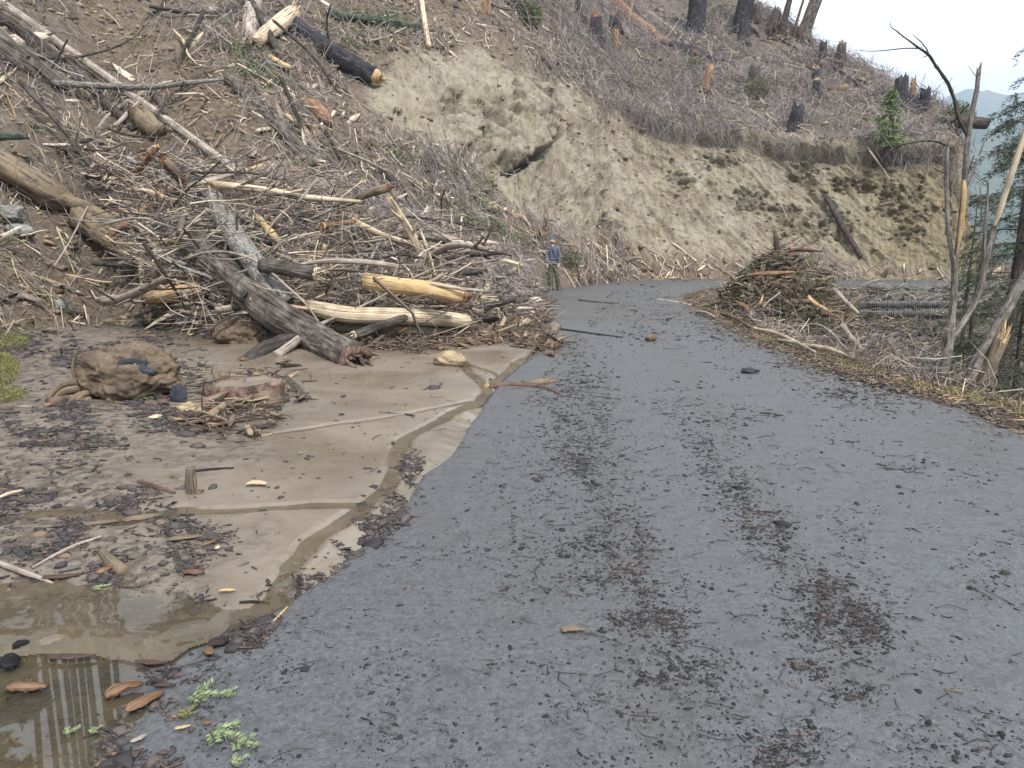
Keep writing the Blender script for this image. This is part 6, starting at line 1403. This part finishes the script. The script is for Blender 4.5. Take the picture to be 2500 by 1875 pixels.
for q_ in [
 ('orange split block floating in the puddle at the left edge', 65, 1668, 88, 26, 0, 'orange', .3),
 ('slim brown split stick floating level across the top of the puddle', 172, 1592, 112, 14, 3, 'redbark', .3),
 ('orange and purple bark wedge standing in the middle of the puddle', 303, 1676, 78, 30, 38, 'orange', .3),
 ('yellow orange bark curl at the right rim of the puddle', 352, 1702, 92, 26, 55, 'orange', .25),
 ('small brown stick touching the top of the yellow orange bark curl', 402, 1662, 50, 10, 0, 'redbark', .3),
 ('thin reddish plank lying right of the charred stick', 366, 1606, 76, 12, -6, 'redbark', .3),
 ('black cone shaped chunk at the left edge of the puddle', 22, 1615, 44, 34, 70, 'char', .5),
 ('dark lump of bark above the black cone shaped chunk', 53, 1568, 38, 22, 30, 'char', .4),
 ('flat grey stone like bark piece in the brown water', 127, 1552, 52, 26, 45, 'weather', .15),
 ('largest plate of purple grey bark at the head of the puddle', 250, 1512, 120, 34, 18, 'darkbark', .12),
 ('long dark bark plate by the right shore of the muddy water', 452, 1522, 106, 24, 25, 'darkbark', .12),
 ('blue black charred slab at the left edge above the puddle', 24, 1494, 100, 40, 6, 'char', .2),
 ('bright orange chunk alone on the silt', 476, 1421, 46, 15, -4, 'orange', .35),
 ('short yellow splinter below the bright orange chunk', 556, 1461, 38, 8, 4, 'yellow', .4),
 ('orange tipped brown chunk beside the dark debris raft', 260, 1415, 46, 16, 65, 'orange', .3),
 ('long brown bark strip in the dark debris raft', 155, 1420, 92, 14, 14, 'redbark', .25),
 ('upper left of three small split chips on the silt', 503, 1329, 34, 8, 40, 'orange', .3),
 ('middle of three small split chips on the silt', 512, 1348, 48, 9, 58, 'orange', .3),
 ('lower right of three small split chips on the silt', 531, 1360, 26, 8, 100, 'pale', .3),
 ('curved muddy bark slab in the shallow brown pool', 350, 1276, 88, 26, 25, 'mudlog', .2),
 ('muddy sunken bark strip left of the curved muddy slab', 240, 1296, 96, 18, 22, 'mudlog', .2),
 ('white fungus coated bit of wood alone on the smooth silt', 628, 1203, 50, 16, -5, 'pale', .35),
 ('pale oval bark slice standing at the edge of the rough mud', 383, 1045, 34, 20, 80, 'pale', .2),
 ('pale short peg lying right of the oval bark slice', 462, 1056, 44, 12, 25, 'pale', .5),
 ('dark reddish plank in front of the tan rock', 505, 980, 52, 12, 10, 'redbark', .3),
 ('red brown bark piece under the black charred chunk', 402, 1008, 28, 22, 100, 'redbark', .3),
 ('orange brown chip at the far left of the mud', 126, 1018, 30, 16, 75, 'orange', .3),
 ('small orange chip on the rough mud below the root ball', 270, 1070, 14, 8, 0, 'orange', .4),
 ('reddish bark chunk at the mouth of the puddle beside the asphalt', 512, 1590, 34, 16, -50, 'orange', .4),
 ('dark bark lump on the asphalt edge by the puddle mouth', 535, 1570, 44, 26, 20, 'darkbark', .3),
 ('small pale chip on the asphalt among green sprigs', 446, 1768, 34, 8, 22, 'yellow', .3),
 ('tiny orange chip left of the largest green sprig', 505, 1762, 20, 10, 0, 'orange', .3),
 ('pale brown splinter at the lower rim of the puddle', 338, 1790, 36, 10, 50, 'weather', .3),
 ('narrow reddish splinter below the pale brown one', 336, 1828, 30, 8, 80, 'redbark', .3),
 ('muddy driftwood strip in the middle of the brown shallows', 455, 1335, 84, 16, 20, 'mudlog', .2),
 ('brown dirt clod on the asphalt, flat and crusty', 1400, 1541, 56, 16, 0, 'mudlog', .2),
]: chip(*q_[:8])
log('stick', 'short stick with a peeled yellow head and charred body in the puddle', [(286,1527,.02),(305,1550,.02),(330,1572,.02),(356,1594,0)], [.021,.022,.021,.017], 'char', cat='stick', ends=('yellow', None))
log('log', 'muddy log half sunk beside the dark debris raft', [(250,1348,.02),(275,1375,.03),(302,1398,.01)], [.022,.03,.03], 'mudlog', ends=('orange', None))
log('stick', 'longest pale stick lying across the dark debris raft', [(79,1386,.02),(130,1358,.02),(177,1335,.02),(247,1310,.01)], [.006,.009,.011,.007], 'weather', cat='stick')
log('stick', 'white tipped stick inside the dark debris raft', [(145,1394,.02),(170,1388,.03),(196,1383,.03)], [.010,.011,.009], 'lichen', cat='stick')
log('stick', 'forked grey stick at the left edge beside the debris raft', [(-10,1372,.03),(55,1396,.04),(90,1408,.03),(130,1425,.01)], [.014,.014,.011,.006], 'weather', cat='stick')
log('stick', 'curved tan stick at the left edge on the smooth mud', [(-15,1222,.02),(20,1206,.03),(57,1197,.01)], [.012,.013,.008], 'pale', cat='stick')
log('stick', 'reddish forked twig beside the moss covered post', [(338,1174,.03),(380,1188,.03),(425,1203,.02)], [.010,.014,.012], 'redbark', cat='stick')
log('stick', 'long dark twig on the silt above the moss covered post', [(478,1150,.02),(520,1145,.03),(570,1143,.01)], [.008,.010,.007], 'darkbark', cat='stick')
log('stick', 'yellow grass stem bridging the channel mouth onto the asphalt', [(663,1522,.01),(685,1500,.015),(701,1482,.01)], [.005,.006,.004], 'yellow', cat='stick')
log('stick', 'dark straight stick on the silt beside the lower channel', [(585,1470,.01),(620,1469,.01),(658,1472,.01)], [.006,.007,.005], 'darkbark', cat='stick')
b_ = gpt(473, 1222); V_, F_, uv_, fr = tube_mesh([b_ - [0, 0, .03], b_ + [-.01, 0, .08], b_ + [-.005, 0, .17]], [.028, .03, .024], sides=14, n=14, seed=41, rough=.16)
tag(mesh_obj('mossy_post', V_, F_, MATS['mudlog'], uv=uv_), 'short upright peg coated in pale moss standing in the mud', 'peg')
rm_ = np.random.default_rng(9)
for q_ in [('largest blue green fir sprig on the asphalt beside the puddle', 462, 1690, 84, -10), ('yellow green fir sprig below the largest one', 440, 1745, 46, 70), ('long two toned fir sprig near the bottom edge', 512, 1782, 92, -25), ('pale tipped fir sprig right of the long two toned one', 575, 1812, 60, -20),
           ('fir sprig cut off by the bottom edge', 562, 1868, 40, 30), ('small pale fir sprig with a white stem right of the largest one', 550, 1700, 36, 60), ('blue green sprig floating in the brown shallows', 224, 1445, 40, 0), ('pale sprig lying in the middle of the puddle', 215, 1776, 28, 40),
           ('dark drowned sprig left of the pale one in the puddle', 155, 1780, 34, 60), ('bright sprig under the big root ball', 372, 972, 52, 0), ('dull green sprig left of the black charred chunk', 330, 1000, 40, 10), ('widest pale green sprig patch at the end of the rough mud', 576, 1008, 58, 10),
           ('green sprig just behind the pale green patch', 548, 982, 34, 10), ('light green sprig on the mud behind the root ball', 395, 822, 32, 0), ('tiny green sprig on the smooth silt in the middle', 728, 1124, 18, 0), ('small yellow green sprig beside the reddish twig', 415, 1186, 24, 20), ('yellow moss bit at the debris raft', 114, 1450, 22, 0), ('green sprig beside the channel in its lower bend', 713, 1385, 16, 0)]:
    sprig(q_[0], q_[1], q_[2], q_[3], q_[4], TW_LIME if ('yellow' in q_[0] or 'bright' in q_[0] or 'light' in q_[0]) else TW_FERN)
# moss on the left bank
def mossw(px, py): return ((np.hypot((px - 20) / 60, (py - 838) / 22) < 1) | (np.hypot((px - 5) / 40, (py - 905) / 40) < 1) | (np.hypot((px - 15) / 50, (py - 968) / 14) < 1)).astype(float)
mp2 = []
for k_ in range(2600):
    px0, py0 = rm_.uniform(-70, 90), rm_.uniform(800, 985)
    if mossw(px0, py0) > 0: mp2.append(hit(px0, py0, .02))
mp2 = np.array(mp2); mp2 = np.repeat(mp2, 9, 0) + rm_.normal(size=(len(mp2) * 9, 3)) * .025
stuff('moss_mat', [blades_mesh(mp2, rm_.normal(size=mp2.shape) + [0, 0, 1.0], rm_.uniform(.03, .07, len(mp2)), rm_.uniform(.005, .01, len(mp2)), 77)], TW_LIME, 'bright yellow green moss at the left edge', 'moss', seed=77)

# ------------------------------------------------------------------ air
hv_ = np.array([(-3400, -3400, -140), (3400, -3400, -140), (3400, 3400, -140), (-3400, 3400, -140), (-3400, -3400, 420), (3400, -3400, 420), (3400, 3400, 420), (-3400, 3400, 420)], float)
hz3 = M('haze_air'); hz3.t.nodes.remove(hz3.b); pv_ = hz3.n('ShaderNodeVolumePrincipled'); pv_.inputs['Color'].default_value = (.70, .82, 1.0, 1); pv_.inputs['Density'].default_value = .00034; pv_.inputs['Anisotropy'].default_value = .2
hz3.t.links.new(pv_.outputs[0], hz3.t.nodes['Material Output'].inputs['Volume'])
ho = mesh_obj('haze', hv_, np.array([(0,3,2,1),(4,5,6,7),(0,1,5,4),(1,2,6,5),(2,3,7,6),(3,0,4,7)]), hz3.m, smooth_=False, origin=np.zeros(3)); tag(ho, 'thin blue air between the road and the far ridges', 'haze', kind='stuff'); del ho['category']
# dark firs on the same crest, either side of the burnt trunks (also mirrored in the puddle)
def crest(px0, rw): 
    col = np.argmin(np.abs(pxq - px0)); return H[np.argmin(np.abs(rows - rw)), col]
fir0 = conifer('dense dark fir standing on the crest beside the burnt trees', crest(420, 9.1) - [0, 0, .5], 19, .35, 90, 4.2, 741, dens=16, blade=(.35, .6, .12, .2), name='fir_tree', group='firs standing on the crest')
rs = np.random.default_rng(5)
for k_, (px0, rw) in enumerate([(-640,9),(-560,9.2),(-500,9),(-430,9.3),(-380,9),(370,9),(460,9.3),(510,9.2),(580,9),(650,9.2),(730,9),(820,9.2)]):
    c = fir0.copy(); COL.objects.link(c); c.location = crest(px0, rw) - [0, 0, .5]; c.scale = (1, 1, rs.uniform(.8, 1.15)); c.rotation_euler = (0, 0, rs.uniform(0, 6.2))
    for ch in fir0.children:
        d = ch.copy(); COL.objects.link(d); d.parent = c
ridge_mesh('hills', 2600, 5, 75, lambda a: np.interp(a, [5, 24, 29, 33, 40, 75], [.10, .15, .165, .15, .12, .1]), 201, 1200, 'pale blue mountain ridge beyond the valley')
ridge_mesh('hills', 1300, 5, 75, lambda a: np.interp(a, [5, 25, 31, 36, 75], [.05, .10, .125, .14, .12]), 207, 600, 'nearer blue forested slope behind the right hand trees')
